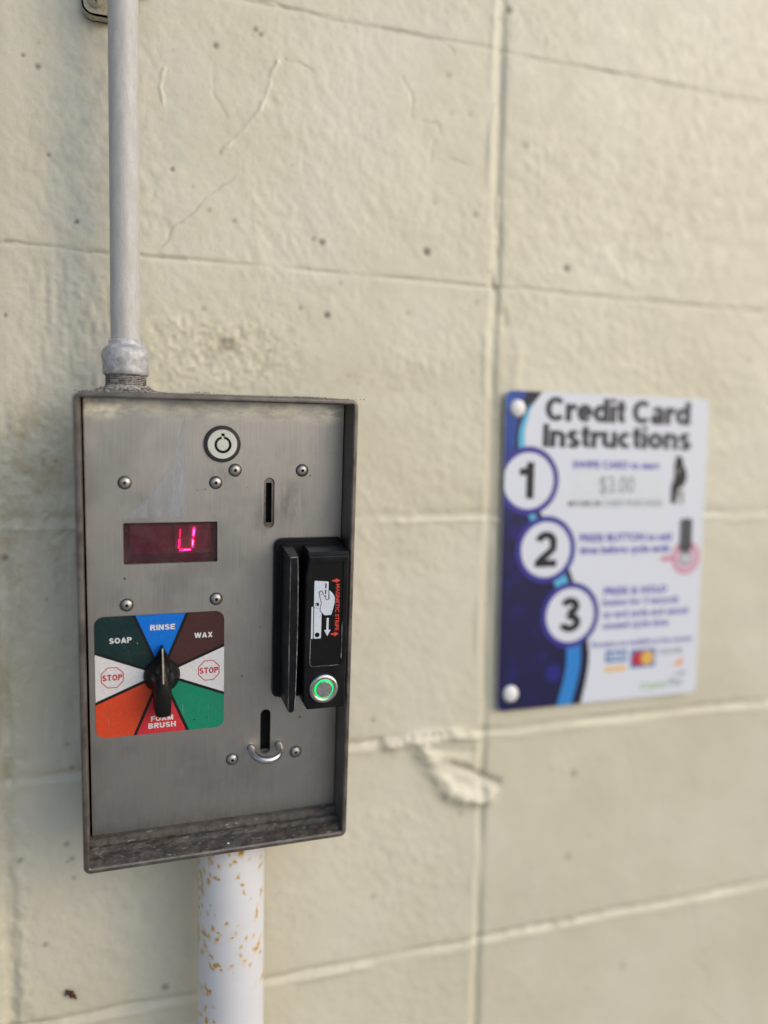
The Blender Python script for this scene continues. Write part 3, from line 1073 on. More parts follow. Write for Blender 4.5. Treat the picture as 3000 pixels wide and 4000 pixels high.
    C.objects.link(o)
    return tag(o, 'cream painted concrete block wall with lumpy mortar joints', 'wall')


build_wall()

# ------------------------------------------------------------------ coin box
U_ = Vector((0.9999756, -0.000522, 0.0069617))
N_ = Vector((0.0, 0.9971993, 0.0747899))
V_ = Vector((-0.0069813, -0.0747881, 0.9971750))
bm_ = Matrix((U_, N_, V_)).transposed().to_4x4()
bm_.translation = Vector((-0.2553, -0.0996, -0.0750))
box = thing('coin_box', 'grey steel wash timer coin box with dial, red display and card reader', 'coin box', matrix=bm_)
PN = 24.0          # depth of the face plate behind the rim


def H(h):
    return PN - h


# body and rim: x, y(depth), z in millimetres
b = MB()
RX0, RX1, RZ0, RZ1 = -94.2, 95.8, -167.3, 166.4
outer = rrect(RX0, RZ0, RX1, RZ1, 5, 6)
o1 = inset(outer, 0.5)
o2 = inset(outer, 1.5)
inner = rrect(RX0 + 4.0, RZ0 + 4.0, RX1 - 3.7, RZ1 - 3.6, 1.2, 6)
i2 = inset(inner, -0.9)
b.band(outer, 1.6, outer, 80, 'rim', flip=True)
b.band(o1, 0.5, outer, 1.6, 'rim', flip=True)
b.band(o2, 0.0, o1, 0.5, 'rim', flip=True)
b.band(i2, 0.0, o2, 0.0, 'rim', flip=True)
b.band(inner, 0.8, i2, 0.0, 'rim', flip=True)
b.band(inner, 60, inner, 0.8, 'rim', flip=True)
b.add([(x, 60, z) for x, z in inner], [list(range(len(inner)))], 'void')
b.add([(x, 80, z) for x, z in outer], [list(range(len(outer)))[::-1]], 'rim')
b.build('enclosure', box, smooth=50)

# bottom ledge: swept profile with a weld bead and caked dirt
prof = [(26.0, -151.6), (24.2, -151.7), (20.5, -152.4), (19.6, -153.1), (17.6, -156.4), (16.4, -156.9), (14.6, -156.6), (13.0, -157.6), (11.6, -159.2),
        (9.0, -160.0), (6.0, -161.0), (3.2, -162.2), (1.2, -163.0), (0.8, -163.4)]
fine = []
for (a0, b0), (a1, b1) in zip(prof[:-1], prof[1:]):
    for t in range(4):
        fine.append((a0 + (a1 - a0) * t / 4, b0 + (b1 - b0) * t / 4))
fine.append(prof[-1])
NU = 300
xsl = np.linspace(RX0 + 4.0, RX1 - 3.7, NU)
vv, ff = [], []
G1 = np.array(fine)
XX = np.repeat(xsl[:, None], len(fine), 1)
SS = np.repeat(np.arange(len(fine))[None, :], NU, 0).astype(float)
amp = np.interp(G1[:, 0], [0, 2, 6, 12, 15, 18, 20, 26], [0.05, 0.2, 0.45, 0.55, 0.9, 0.45, 0.2, 0.0])
disp = amp[None, :] * (1.3 * vnoise(XX, SS, 4.5, 3.5, 701) + 1.2 * vnoise(XX, SS, 14, 6, 702) + 0.6 * vnoise(XX, SS, 1.8, 2.0, 703))
corner = np.exp(-((XX - RX0 - 8) / 8) ** 2) + np.exp(-((XX - RX1 + 7) / 6) ** 2)
disp += 1.6 * corner * amp[None, :] * (0.6 + vnoise(XX, SS, 3, 3, 704))
for i in range(NU):
    for j, (n_, v_) in enumerate(fine):
        vv.append((xsl[i], n_ - 0.5 * disp[i, j], v_ + 0.8 * disp[i, j]))
L_ = len(fine)
for i in range(NU - 1):
    for j in range(L_ - 1):
        ff.append([i * L_ + j, i * L_ + j + 1, (i + 1) * L_ + j + 1, (i + 1) * L_ + j])
b = MB()
b.add(vv, ff, 'ledge')
b.add([(6 + 1.0 * math.cos(t * math.pi / 4), 4.0 - 0.3, -160.9 + 0.6 * math.sin(t * math.pi / 4)) for t in range(8)], [list(range(8))], 'd_text')
b.build('drip_ledge', box, smooth=60)

# face plate with its cut-outs
win = rrect(-64.5, 47.6, -0.2, 77.0, 1.0, 3)
slot1 = rrect(32.9, 71.2, 40.7, 108.4, 3.85, 8)
slot2 = rrect(32.3, -103.6, 40.1, -68.0, 3.85, 8)
eye1 = circle(25.4, -97.6, 3.0, 24)
eye2 = circle(46.7, -97.2, 3.0, 24)
b = MB()
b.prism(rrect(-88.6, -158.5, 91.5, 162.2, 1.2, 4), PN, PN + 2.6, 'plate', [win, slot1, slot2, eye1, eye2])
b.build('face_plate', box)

b = MB()
film = [(-22.6, 152), (-22.6, 81.0), (-63, 80.4), (-56, 87), (-47, 95), (-40, 106), (-31, 122)]
b.sheet(film, PN - 0.06, 'film')
fo = b.build('tape_film', box)

# upper coin slot: recessed insert with a narrow opening
b = MB()
b.prism(rrect(31.5, 69.5, 42.1, 110, 3, 4), PN + 1.3, PN + 4, 'rim', [rrect(34.6, 75.2, 38.9, 104.6, 0.4, 2)])
b.sheet(rrect(30, 68, 44, 112, 1), PN + 9, 'void')
b.build('coin_slot', box)
b = MB()
b.sheet(rrect(29, -108, 50, -62, 1), PN + 10, 'void')
b.sheet(rrect(20.5, -104, 29, -91, 1), PN + 7, 'void')
b.prism(rrect(33.0, -103.2, 39.4, -101.2, 0.6, 2), PN + 2.8, PN + 4, 'rim')
b.build('coin_return_slot', box)

# display window
b = MB()
b.sheet(rrect(-66, 46, 2, 79, 0.5, 2), PN + 8.5, 'boardd')
b.prism(rrect(-61, 52, -3, 75.5, 0.5, 2), PN + 8.2, PN + 8.5, 'boardd')
for x0, x1 in ((-60.0, -32.0), (-29.6, -4.0)):
    b.prism(rrect(x0, 53.5, x1, 74.5, 0.3, 2), PN + 7.2, PN + 8.3, 'board')
dsp = b.build('display', box)
b = MB()
b.prism(rrect(-65.5, 46.6, 1.2, 78.2, 0.5, 2), PN + 2.0, PN + 3.2, 'lens')
b.build('lens', dsp)


def seg(mb, x0, z0, x1, z1, w, y, key, sl=0.0):
    d = Vector((x1 - x0, z1 - z0))
    L = d.length
    d.normalize()
    n = Vector((-d.y, d.x)) * w
    e = min(w * 1.2, L / 2)
    p = [(x0, z0), (x0 + d.x * e - n.x, z0 + d.y * e - n.y), (x1 - d.x * e - n.x, z1 - d.y * e - n.y), (x1, z1),
         (x1 - d.x * e + n.x, z1 - d.y * e + n.y), (x0 + d.x * e + n.x, z0 + d.y * e + n.y)]
    mb.prism(p, y, y + 0.25, key)


b = MB()
y_ = PN + 6.2
seg(b, -25.9, 64.6, -25.6, 71.2, 0.42, y_, 'segdim')
seg(b, -26.6, 56.8, -26.2, 63.8, 0.50, y_, 'seg')
seg(b, -26.4, 55.6, -18.0, 55.8, 0.62, y_, 'seg')
seg(b, -17.2, 57.0, -16.7, 63.9, 0.78, y_, 'seg')
seg(b, -16.6, 64.6, -15.9, 72.4, 0.80, y_, 'seg')
seg(b, -17.1, 58.6, -16.8, 62.9, 0.30, y_ - 0.1, 'segcore')
seg(b, -16.5, 66.0, -16.1, 70.6, 0.34, y_ - 0.1, 'segcore')
seg(b, -23.5, 55.7, -18.6, 55.8, 0.20, y_ - 0.1, 'segcore')
b.build('lit_digit', dsp)

# lock
b = MB()
LC = (2.9, 132.4)
b.lathe([(13.0, PN), (12.9, H(1.0)), (12.4, H(1.6)), (10.4, H(1.9)), (10.3, H(0.5))], LC, 'lockring', 64)
lk = b.build('lock', box, smooth=35)
b = MB()
ringo = circle(LC[0] + .3, LC[1] - .5, 6.0, 48)
hole = []
done = False
for x, z in ringo:
    a = math.degrees(math.atan2(z - (LC[1] - .5), x - (LC[0] + .3)))
    if 76 < a < 104:
        if not done:
            hole += [(LC[0] + 1.5, LC[1] + 5.2), (LC[0] + 1.5, LC[1] + 7.6), (LC[0] - 0.9, LC[1] + 7.6), (LC[0] - 0.9, LC[1] + 5.2)]
            done = True
    else:
        hole.append((x, z))
b.prism(circle(LC[0], LC[1], 10.25, 64), H(2.1), H(0.6), 'nickel', [hole])
b.sheet(circle(LC[0], LC[1], 9.0, 32), H(0.3), 'void')
b.lathe([(4.3, H(0.4)), (4.3, H(1.5)), (4.0, H(1.9)), (0.01, H(1.95))], (LC[0] + .3, LC[1] - .5), 'nickel', 40)
b.sheet(rrect(LC[0] - 0.5, LC[1] + 3.4, LC[0] + 1.1, LC[1] + 5.6, 0.1, 1), H(1.2), 'nickel')
b.build('lock_cylinder', lk)


# button-head screws
def screw_mesh(name):
    mb = MB()
    seg_n = 48
    rh = []
    for i in range(seg_n):
        a = 2 * math.pi * i / seg_n
        q = (a + 0.3) % (math.pi / 3) - math.pi / 6
        rh.append(1.25 * math.cos(math.pi / 6) / math.cos(q))
    rings = [[(4.05, 0.0)] * seg_n, [(4.0, 0.5)] * seg_n, [(3.5, 1.25)] * seg_n, [(2.7, 1.85)] * seg_n, [(1.9, 2.15)] * seg_n,
             [(r * 1.04, 2.25) for r in rh], [(r, 2.15) for r in rh], [(r, 0.9) for r in rh]]
    v, f = [], []
    for rg in rings:
        for i, (r, t) in enumerate(rg):
            a = 2 * math.pi * i / seg_n
            v.append((r * math.cos(a), -t, r * math.sin(a)))
    for k in range(len(rings) - 1):
        for i in range(seg_n):
            j = (i + 1) % seg_n
            f.append([k * seg_n + i, k * seg_n + j, (k + 1) * seg_n + j, (k + 1) * seg_n + i])
    mb.add(v, f, 'screw')
    k = (len(rings) - 1) * seg_n
    mb.add([v[k + i] for i in range(seg_n)], [list(range(seg_n))], 'void')
    mb.lathe([(4.7, 0.02), (4.0, -0.05)], (0, 0), 'void', 32)
    return mb.build(name, box, smooth=45)


spots_ = [(-63.1, 105.1), (-1.6, 104.9), (12.0, 113.8), (60.8, 113.7), (-62.9, 18.7), (-1.0, 20.0), (11.3, -105.1), (59.9, -104.7)]
first = screw_mesh('screw')
for i, (x, z) in enumerate(spots_):
    s_ = first if i == 0 else first.copy()
    if i:
        C.objects.link(s_)
        s_.parent = box
    s_.location = (x * MM, (PN - 0.02) * MM, z * MM)
    s_.rotation_euler = (0, random.uniform(0, 6), 0)

# dial decal
b = MB()
DC = (-39.9, -33.5)
dx0, dz0, dx1, dz1 = -84.7, -78.1, 4.9, 11.0
plate_out = rrect(dx0, dz0, dx1, dz1, 6.5, 8)
b.prism(plate_out, H(0.35), PN, 'd_black')


def clip_half(poly, nx, nz, c):
    out = []
    for i in range(len(poly)):
        a, q = poly[i], poly[(i + 1) % len(poly)]
        da, dq = a[0] * nx + a[1] * nz - c, q[0] * nx + q[1] * nz - c
        if da >= 0:
            out.append(a)
        if (da >= 0) != (dq >= 0):
            t = da / (da - dq)
            out.append((a[0] + (q[0] - a[0]) * t, a[1] + (q[1] - a[1]) * t))
    return out


cols = ['d_blue', 'd_green', 'd_white', 'd_orange', 'd_red', 'd_emerald', 'd_white', 'd_brown']   # from the top, anticlockwise
for k in range(8):
    a = math.radians(90 + 45 * k)
    lo, hi = a - math.radians(22.5), a + math.radians(22.5)
    p = inset(plate_out, 0.05)
    for ang, sgn in ((lo, 1), (hi, -1)):
        nx, nz = -math.sin(ang) * sgn, math.cos(ang) * sgn
        p = clip_half(p, nx, nz, nx * DC[0] + nz * DC[1] + 1.05)
    b.sheet(p, H(0.42), cols[k])
ty = H(0.50)
heavy_text(b, 'RINSE', -38.6, 1.3, 17.2, 4.0, ty, 'd_text', 0.215)
heavy_text(b, 'SOAP', -67.4, -6.6, 15.2, 4.0, ty, 'd_text', 0.215)
heavy_text(b, 'WAX', -10.0, -6.4, 12.9, 3.9, ty, 'd_text', 0.215)
heavy_text(b, 'FOAM', -39.5, -66.9, 15.6, 3.9, ty, 'd_text', 0.215)
heavy_text(b, 'BRUSH', -39.5, -72.2, 19.3, 4.0, ty, 'd_text', 0.215)
for cx in (-73.25, -6.15):
    octo = circle(cx, -33.5, 8.3, 8, math.pi / 8)
    b.sheet(octo, ty, 'd_stop', [circle(cx, -33.5, 7.65, 8, math.pi / 8)])
    heavy_text(b, 'STOP', cx, -33.5, 13.6, 4.5, ty, 'd_stop', 0.215)
# nicks in the print
for x, z, r in ((-16.5, -70.6, 1.0), (-7.5, -69.5, 0.6), (-17.2, -64, 0.3), (0.5, 8.6, 0.9), (-1.5, 7.6, 0.5), (-56, -9.5, 0.5), (-2.0, -69.0, 0.3)):
    pts = [(x + r * random.uniform(.4, 1.1) * math.cos(t * .785), z + r * random.uniform(.3, .8) * math.sin(t * .785)) for t in range(8)]
    b.sheet(pts, ty, 'd_black' if x > -50 else 'd_white')
b.build('dial_decal', box)

# selector knob
KC = (-39.4, -34.2)
b = MB()
b.lathe([(12.7, H(0.5)), (12.8, H(1.6)), (12.4, H(3.2)), (11.2, H(5.2)), (9.2, H(7.2)), (7.6, H(9.2)), (7.2, H(11.5)), (6.9, H(13.5)), (6.6, H(15.0)), (5.9, H(16.2)), (0.01, H(16.8))],
        KC, 'knob', 56)
st = [  # offset along the bar, half width low, half width high, low height, shoulder height, crest height
    (23.0, 0.4, 0.25, 2.2, 9.0, 10.6), (22.0, 0.9, 0.5, 2.0, 9.6, 11.6), (18.5, 2.4, 0.8, 1.6, 10.6, 13.2), (14, 4.6, 1.8, 1.2, 12.2, 15.2), (9, 5.4, 2.7, 1.0, 14.0, 17.0),
    (4, 5.7, 3.4, 1.0, 16.2, 18.6), (0, 5.9, 4.0, 1.0, 17.6, 19.4), (-5, 6.1, 4.7, 1.2, 18.4, 19.9), (-11, 6.3, 5.2, 1.4, 18.4, 19.9), (-17.5, 6.3, 5.4, 1.6, 17.8, 19.5),
    (-23.0, 5.9, 5.1, 2.0, 17.0, 18.8), (-25.0, 5.5, 4.7, 2.6, 16.0, 17.8), (-25.8, 4.6, 3.9, 3.6, 14.8, 16.4)]
vv, ff = [], []
for off, wl, wh, hl, hs, hc in st:
    ring = [(-wl, hl), (-wl * 0.97, (hl + hs) * .5), (-wh, hs), (-wh * 0.55, hc - 0.15 * (hc - hs)), (0, hc), (wh * 0.55, hc - 0.15 * (hc - hs)), (wh, hs), (wl * 0.97, (hl + hs) * .5), (wl, hl), (0, hl)]
    for x, hgt in ring:
        vv.append((KC[0] + x, H(hgt), KC[1] + off))
R_ = 10
for k in range(len(st) - 1):
    for i in range(R_):
        j = (i + 1) % R_
        ff.append([k * R_ + i, (k + 1) * R_ + i, (k + 1) * R_ + j, k * R_ + j])
ff.append(list(range(R_)))
ff.append([(len(st) - 1) * R_ + i for i in range(R_)][::-1])
b.add(vv, ff, 'knob')
knob = b.build('selector_knob', box, smooth=50)
b = MB()
crest = [(s[0], s[5]) for s in st if s[0] >= 0]
line = []
for x in (-0.42, 0.42):
    for off, hc in crest:
        line.append((KC[0] + x, H(hc + 0.12), KC[1] + off))
n_ = len(crest)
b.add(line, [[i, i + 1, n_ + i + 1, n_ + i] for i in range(n_ - 1)], 'ivory')
b.build('pointer_line', knob)

# magnetic stripe card reader
b = MB()
base = rrect(40.4, -57.5, 91.0, 64.2, (4, 1.5, 3, 6.5), 6)
b.band(base, H(0), base, H(3.6), 'plastic')
b.band(base, H(3.6), inset(base, 1.2), H(4.8), 'plastic')
b.sheet(inset(base, 1.2), H(4.8), 'plastic')
tier = rrect(44.0, -57.0, 90.8, 61.0, (2, 1, 2, 4), 5)
b.band(tier, H(4.8), tier, H(6.6), 'plastic')
b.band(tier, H(6.6), inset(tier, 0.7), H(7.3), 'plastic')
b.sheet(inset(tier, 0.7), H(7.3), 'plastic')
# right-hand housing
low = smooth_line([(60.2, -57.5), (58.8, -54.5), (57.8, -48), (57.6, 0), (57.8, 36), (58.6, 46), (60.2, 54), (61.6, 59.6)], 6)
ho = [(x, z) for x, z in reversed(low)] + [(61.8, -60.0), (90.6, -60.0), (90.8, 59.6)]
ho = ho if area(ho) > 0 else ho[::-1]
top = [(x, z if z < 55 else 56 + (z - 55) * 0.02) for x, z in ho]
ho2 = [(x, z if z < 55 else 57.6 + (z - 59.6) * 0.02) for x, z in ho]
b.band(ho, H(6.0), ho2, H(25.6), 'plastic')
b.band(ho2, H(25.6), inset(top, 0.4), H(27.6), 'plastic')
b.band(inset(top, 0.4), H(27.6), inset(top, 1.0), H(28.6), 'plastic')
pan = rrect(62.7, -26.6, 86.3, 51.0, (2.5, 1, 1, 2), 5)
fr_ = inset(top, 1.8)
b.band(inset(top, 1.0), H(28.6), fr_, H(29.0), 'plastic')
b.sheet(fr_, H(29.0), 'plastic', [pan])
b.band(pan, H(29.0), pan, H(28.4), 'plastic', flip=True)
b.band(ho, H(6.0), ho, H(6.0), 'plastic')
b.add([(x, H(6.0), z) for x, z in ho], [list(range(len(ho)))[::-1]], 'plastic')
reader = b.build('card_reader', box, smooth=32)

# swipe guide blade on the left
b = MB()
def blade_ring(h):
    t = (h - 5.0) / 24.0
    xl = 44.8 + 2.0 * t
    zt = 60.0 - 4.6 * t
    zb = -56.0 - 5.0 * t
    edge = smooth_line([(52.2, zb + 1.6), (53.0, zb + 12), (53.7, -10), (53.7, 25), (53.4, 44), (52.9, zt)], 5)
    return [(xl, zt), (xl, 20), (xl, -20), (xl, zb + 3.0), (xl + 0.7, zb + 1.0), (xl + 2.0, zb)] + [(50.6, zb), (51.6, zb + 0.5)] + edge
hs = (4.8, 12, 20, 27.8)
rings = [blade_ring(h) for h in hs]
rings = [r if area(r) > 0 else r[::-1] for r in rings]
for a in range(len(hs) - 1):
    b.band(rings[a], H(hs[a]), rings[a + 1], H(hs[a + 1]), 'plastic')
tr = rings[-1]
b.band(tr, H(27.8), inset(tr, 0.25), H(28.6), 'plastic')
b.band(inset(tr, 0.25), H(28.6), inset(tr, 0.95), H(29.1), 'worn')
b.sheet(inset(tr, 0.95), H(29.1), 'plastic')
b.build('swipe_guide', reader, smooth=32)

# printed panel
b = MB()
b.prism(inset(pan, 0.05), H(28.3), H(27.4), 'panel')
y1, y2, y3, y4, y5 = H(28.36), H(28.42), H(28.48), H(28.54), H(28.60)
b.sheet([(65.2, 17.3), (69.3, 16.4), (70.8, 13.2), (70.7, -5.2), (70.2, -5.8), (65.8, -5.8), (65.2, -5.2)], y1, 'icon')
b.sheet(rrect(63.2, -5.8, 64.55, 18.2, 0.5, 4), y1, 'icon')
b.sheet([(65.0, 36.7), (65.5, 37.3), (74.9, 36.4), (75.5, 35.7), (75.5, 23.4), (73.0, 22.5), (69.4, 16.4), (65.3, 17.7), (65.0, 18.4)], y2, 'icon')
hand = [(76.3, 30.0), (78.4, 27.9), (80.1, 25.4), (80.5, 24.0), (80.4, 20.9), (79.4, 16.2), (78.1, 11.6), (77.6, 11.3), (72.9, 11.3), (71.0, 13.3), (69.6, 15.2), (69.8, 17.6), (70.5, 20.6), (69.7, 23.6),
        (68.9, 26.2), (68.5, 28.2), (69.0, 29.3), (69.9, 29.7), (70.9, 29.2), (71.4, 28.0), (72.6, 25.4), (73.9, 22.6), (76.3, 23.4), (76.1, 25.0), (75.9, 29.4)]
hand = hand if area(hand) > 0 else hand[::-1]
b.sheet(inset(hand, -0.32), y3, 'panel')
b.sheet(inset(hand, 0.10), y4, 'icon')
b.sheet(circle(69.85, 27.95, 1.28, 20), y5, 'panel', [circle(69.85, 27.95, 1.02, 20)])
b.sheet(rrect(72.95, 31.5, 73.95, 35.0, 0.1, 1), y3, 'panel')
b.sheet(rrect(72.95, 27.2, 73.85, 30.2, 0.1, 1), y3, 'panel')
b.sheet(rrect(72.95, 24.9, 73.65, 26.2, 0.1, 1), y3, 'panel')
b.sheet([(66.6, 20.9), (68.6, 20.9), (68.5, 18.2), (67.0, 19.0)], y3, 'panel')
b.sheet(circle(66.7, 19.9, 1.0, 20), y3, 'panel', [circle(66.7, 19.9, 0.62, 20)])
b.sheet(circle(67.8, -3.0, 1.8, 28), y2, 'panel')
arrow = [(74.6, 9.2), (74.55, 0.35), (72.9, 0.2), (75.35, -4.4), (77.9, 0.2), (76.2, 0.35), (76.25, 9.2)]
b.sheet(arrow, y1, 'icon')
for dz in (0, -39.9):
    b.sheet([(78.0, 36.2 + dz), (80.6, 36.0 + dz), (80.9, 35.0 + dz), (84.2, 36.8 + dz), (80.9, 38.5 + dz), (80.6, 37.5 + dz), (78.0, 37.3 + dz)], y1, 'iconred')
b.text('MAGNETIC STRIPE', 82.4, 16.8, 35.0, 2.75, y1, 'iconred', 0.02, rot=-math.pi / 2)
for seg_ in ([(62.8, -6), (62.7, -10), (62.7, -16), (62.7, -23.6), (63.5, -25.8), (65.3, -26.6)], [(65.3, -26.6), (72, -26.5), (79, -26.7), (84.5, -26.5)], [(86.1, -22), (86.2, -6), (86.2, 6)]):
    q_ = smooth_line(seg_, 5)
    for i in range(len(q_) - 1):
        w0 = 0.14 + 0.14 * abs(math.sin(i * 1.7)); w1 = 0.14 + 0.14 * abs(math.sin((i + 1) * 1.7))
        d_ = (Vector(q_[i + 1]) - Vector(q_[i])).normalized(); n_ = Vector((-d_.y, d_.x))
        a0, a1 = Vector(q_[i]), Vector(q_[i + 1])
        pp = [a0 - n_ * w0, a1 - n_ * w1, a1 + n_ * w1, a0 + n_ * w0]
        b.add([(v.x, H(29.06), v.y) for v in pp], [[0, 1, 2, 3]], 'worn')
b.build('label_panel', reader)

# illuminated push button
BC = (73.3, -43.8)
b = MB()
b.lathe([(11.0, H(29.0)), (10.95, H(29.8)), (10.2, H(30.8)), (9.0, H(31.3)), (8.0, H(31.1)), (7.4, H(30.6)), (7.3, H(29.9))], BC, 'bezel', 64)
b.build('button_bezel', reader, smooth=40)
b = MB()
b.lathe([(7.3, H(30.3)), (6.05, H(30.3))], BC, 'green', 64)
b.build('light_ring', reader)
b = MB()
b.lathe([(6.05, H(30.0)), (6.0, H(31.7)), (5.75, H(32.0)), (0.01, H(32.0))], BC, 'cap', 64)
b.build('push_button', reader, smooth=35)

# bent wire loop at the coin return
b = MB()
pts = [(25.4, PN + 4, -97.6), (25.4, PN, -97.7)]
for i in range(13):
    a = math.pi * i / 12
    pts.append((36.0 - 10.6 * math.cos(a), PN - 2.5 - 12.5 * math.sin(a) ** 0.8, -97.6 - 4.4 * math.sin(a) + 0.2 * i / 12))
pts += [(46.7, PN, -97.3), (46.7, PN + 4, -97.2)]
b.tube(smooth_line(pts, 4), 2.65, 'wire', 20)
b.build('wire_loop', box, smooth=60)

# grit caught on top of the box
b = MB()
rng = random.Random(5)


def grain(mb, x, y, z, r, key):
    ico = [(0, 0, 1), (.89, 0, .45), (.28, .85, .45), (-.72, .53, .45), (-.72, -.53, .45), (.28, -.85, .45), (.72, .53, -.45), (-.28, .85, -.45), (-.89, 0, -.45), (-.28, -.85, -.45), (.72, -.53, -.45), (0, 0, -1)]
    fc = [(0, 1, 2), (0, 2, 3), (0, 3, 4), (0, 4, 5), (0, 5, 1), (1, 6, 2), (2, 7, 3), (3, 8, 4), (4, 9, 5), (5, 10, 1), (2, 6, 7), (3, 7, 8), (4, 8, 9), (5, 9, 10), (1, 10, 6), (6, 11, 7), (7, 11, 8), (8, 11, 9), (9, 11, 10), (10, 11, 6)]
    mb.add([(x + r * a * rng.uniform(.7, 1.3), y + r * q * rng.uniform(.7, 1.3), z + .7 * r * c_ * rng.uniform(.7, 1.3)) for a, q, c_ in ico], fc, key)


for _ in range(900):
    a = rng.uniform(0, 2 * math.pi)
    rr = abs(rng.gauss(0, 5)) + 14.6
    grain(b, -61.0 + rr * math.cos(a) * 1.1, 60 + rr * math.sin(a), RZ1 + 4.6 * math.exp(-(rr - 14.6) / 3.0) * rng.uniform(.1, 1.0), rng.uniform(.35, 1.0), 'thread')
for cx, sx, hh in ((-12, 4, 2.0), (-60, 28, 0.6), (58, 9, 0.9), (66, 5, 0.7), (40, 30, 0.4)):
    for _ in range(60):
        grain(b, rng.gauss(cx, sx), rng.uniform(3, 40), RZ1 + rng.uniform(0, hh), rng.uniform(.25, .7), 'thread')
b.build('grit', box)

# ------------------------------------------------------------------ conduit above the box
cx, cy = -317.0, -40.0
t = thing('conduit_pipe', 'slim grey galvanised conduit running up the wall from the coin box', 'pipe', loc=(cx * MM, cy * MM, 0.097))
z0 = 97.0
b = MB()
b.lathe([(10.45, 32.0), (10.45, 120), (10.4, 240), (10.45, 480), (10.4, 900)], (0, 0), 'conduit', 48, 'z')
b.build('conduit', t, smooth=60)
b = MB()
b.lathe([(10.6, 36.0), (11.6, 35.4), (12.0, 34.0), (11.9, 32.4), (12.6, 31.6), (14.6, 30.4), (16.2, 28.6), (17.0, 26.0), (17.1, 23.6), (16.6, 20.6), (16.1, 18.0), (16.3, 13.6), (16.1, 11.6), (15.4, 10.6), (13.6, 10.4)],
        (0, 0), 'fitting', 64, 'z')
b.build('coupling', t, smooth=45)
b = MB()
pr = []
zz = 11.5
while zz > 3.2:
    pr += [(14.5, zz), (14.6, zz - 0.35), (13.6, zz - 0.8), (13.6, zz - 1.0)]
    zz -= 1.25
pr += [(14.6, 3.0), (15.6, 1.4), (17.6, 0.2), (19.0, -0.8)]
b.lathe(pr, (0, 0), 'thread', 56, 'z')
b.build('threaded_nipple', t, smooth=20)

# strap that clips the conduit to the wall
s = thing('pipe_strap', 'cream painted pipe strap screwed to the wall beside the conduit top', 'pipe strap', loc=(-0.336, -0.004, 0.3805))
b = MB()
ear = rrect(-9.4, -10.2, 14, 30, (8, 3, 3, 8), 8)
b.prism(ear, -6.5, 3.0, 'strap', back=True)
bend = []
for i in range(17):
    a = math.radians(200 - 220 * i / 16)
    bend.append((19.0 + 12.4 * math.cos(a), -36.0 - 12.4 * math.sin(a)))
bend = [(4.0, -6.0), (6.4, -22)] + bend + [(31.6, -20), (33, -6.0), (40, 2.0)]
vv, ff = [], []
for k, (x, y) in enumerate(bend):
    for zt in (15.0, 30.0):
        vv.append((x, y, zt))
for k in range(len(bend) - 1):
    ff.append([2 * k, 2 * k + 1, 2 * k + 3, 2 * k + 2])
b.add(vv, ff, 'strap')
so = b.build('strap', s, bevel=0.8)
md = so.modifiers.new('thickness', 'SOLIDIFY')
md.thickness = 0.0012
b = MB()
b.lathe([(5.4, -6.4), (5.3, -7.6), (4.4, -9.0), (2.6, -9.8), (0.01, -10.0)], (0, 0), 'strap', 32)
for a in (0.35, 0.35 + math.pi / 2):
    d = Vector((math.cos(a), math.sin(a)))
    n = Vector((-d.y, d.x)) * 0.55
    p = [d * 2.6 + n, d * -2.6 + n, d * -2.6 - n, d * 2.6 - n]
    b.sheet([(q.x, q.y) for q in p], -10.15 - 0.05 * a, 'void')
b.build('strap_screw', s, smooth=40)

# ------------------------------------------------------------------ stand pipe below the box
b = MB()
b.lathe([(25.7, -1062), (25.7, -900), (25.7, -600), (25.7, -400), (25.7, -150), (25.7, 0)], (0, 0), 'rustpipe', 64, 'z')
b.lathe([(25.7, 0), (0.01, 0)], (0, 0), 'rustpipe', 64, 'z')
o = b.build('support_pipe', smooth=60)
o.location = (-0.2408, -0.0470, -0.2375)
tag(o, 'thick white painted pipe with rust freckles carrying the coin box', 'pipe')

# ------------------------------------------------------------------ instruction sign
sg = thing('instruction_sign', 'white and navy credit card instructions sign screwed to the block wall', 'sign', loc=(0.1225, 0.0, -0.0360))
b = MB()
SX, SZ = 112.3, 148.3
pan_o = rrect(-SX, -SZ, SX, SZ, 7, 6)
b.prism(pan_o, -5.0, -2.6, 's_white', back=True)
bound = smooth_line([(-74.8, SZ), (-85.8, 134.5), (-92.4, 118), (-93.9, 99), (-91, 66), (-73, 37), (-52, 5), (-38.7, -21), (-22, -62), (-16.6, -92), (-15.3, -104), (-17.6, -125), (-22.8, -SZ)], 6)
left = [(-SX + 5, -SZ), (-SX + 2, -SZ + 1.8), (-SX, -SZ + 6), (-SX, SZ - 6), (-SX + 2, SZ - 1.8), (-SX + 5, SZ)]
b.sheet(bound[::-1] + left[::-1] if area(bound[::-1] + left[::-1]) > 0 else (bound[::-1] + left[::-1])[::-1], -5.12, 's_dark')
ib = smooth_line([(-90.6, SZ), (-97, 132), (-100, 117), (-101.5, 99), (-98, 66), (-86, 34), (-68, 4), (-57, -29), (-46, -62), (-44, -90), (-45, -116), (-53, -SZ)], 6)
p = ib[::-1] + left[::-1]
b.sheet(p if area(p) > 0 else p[::-1], -5.24, 's_navy')
mid = smooth_line([(-86, 138), (-92, 123), (-95, 112), (-95, 99), (-92, 66), (-81.5, 33.6), (-62, 2), (-49, -29), (-38, -62), (-33, -91), (-33.6, -117), (-41.6, -SZ)], 6)
hw = np.interp([q[1] for q in mid], [-SZ, -29, 33, 100, 125, 138], [8.0, 7.4, 3.6, 3.2, 2.4, 0.3])
lf = [(q[0] - w_, q[1]) for q, w_ in zip(mid, hw)]
rt = [(q[0] + w_, q[1]) for q, w_ in zip(mid, hw)]
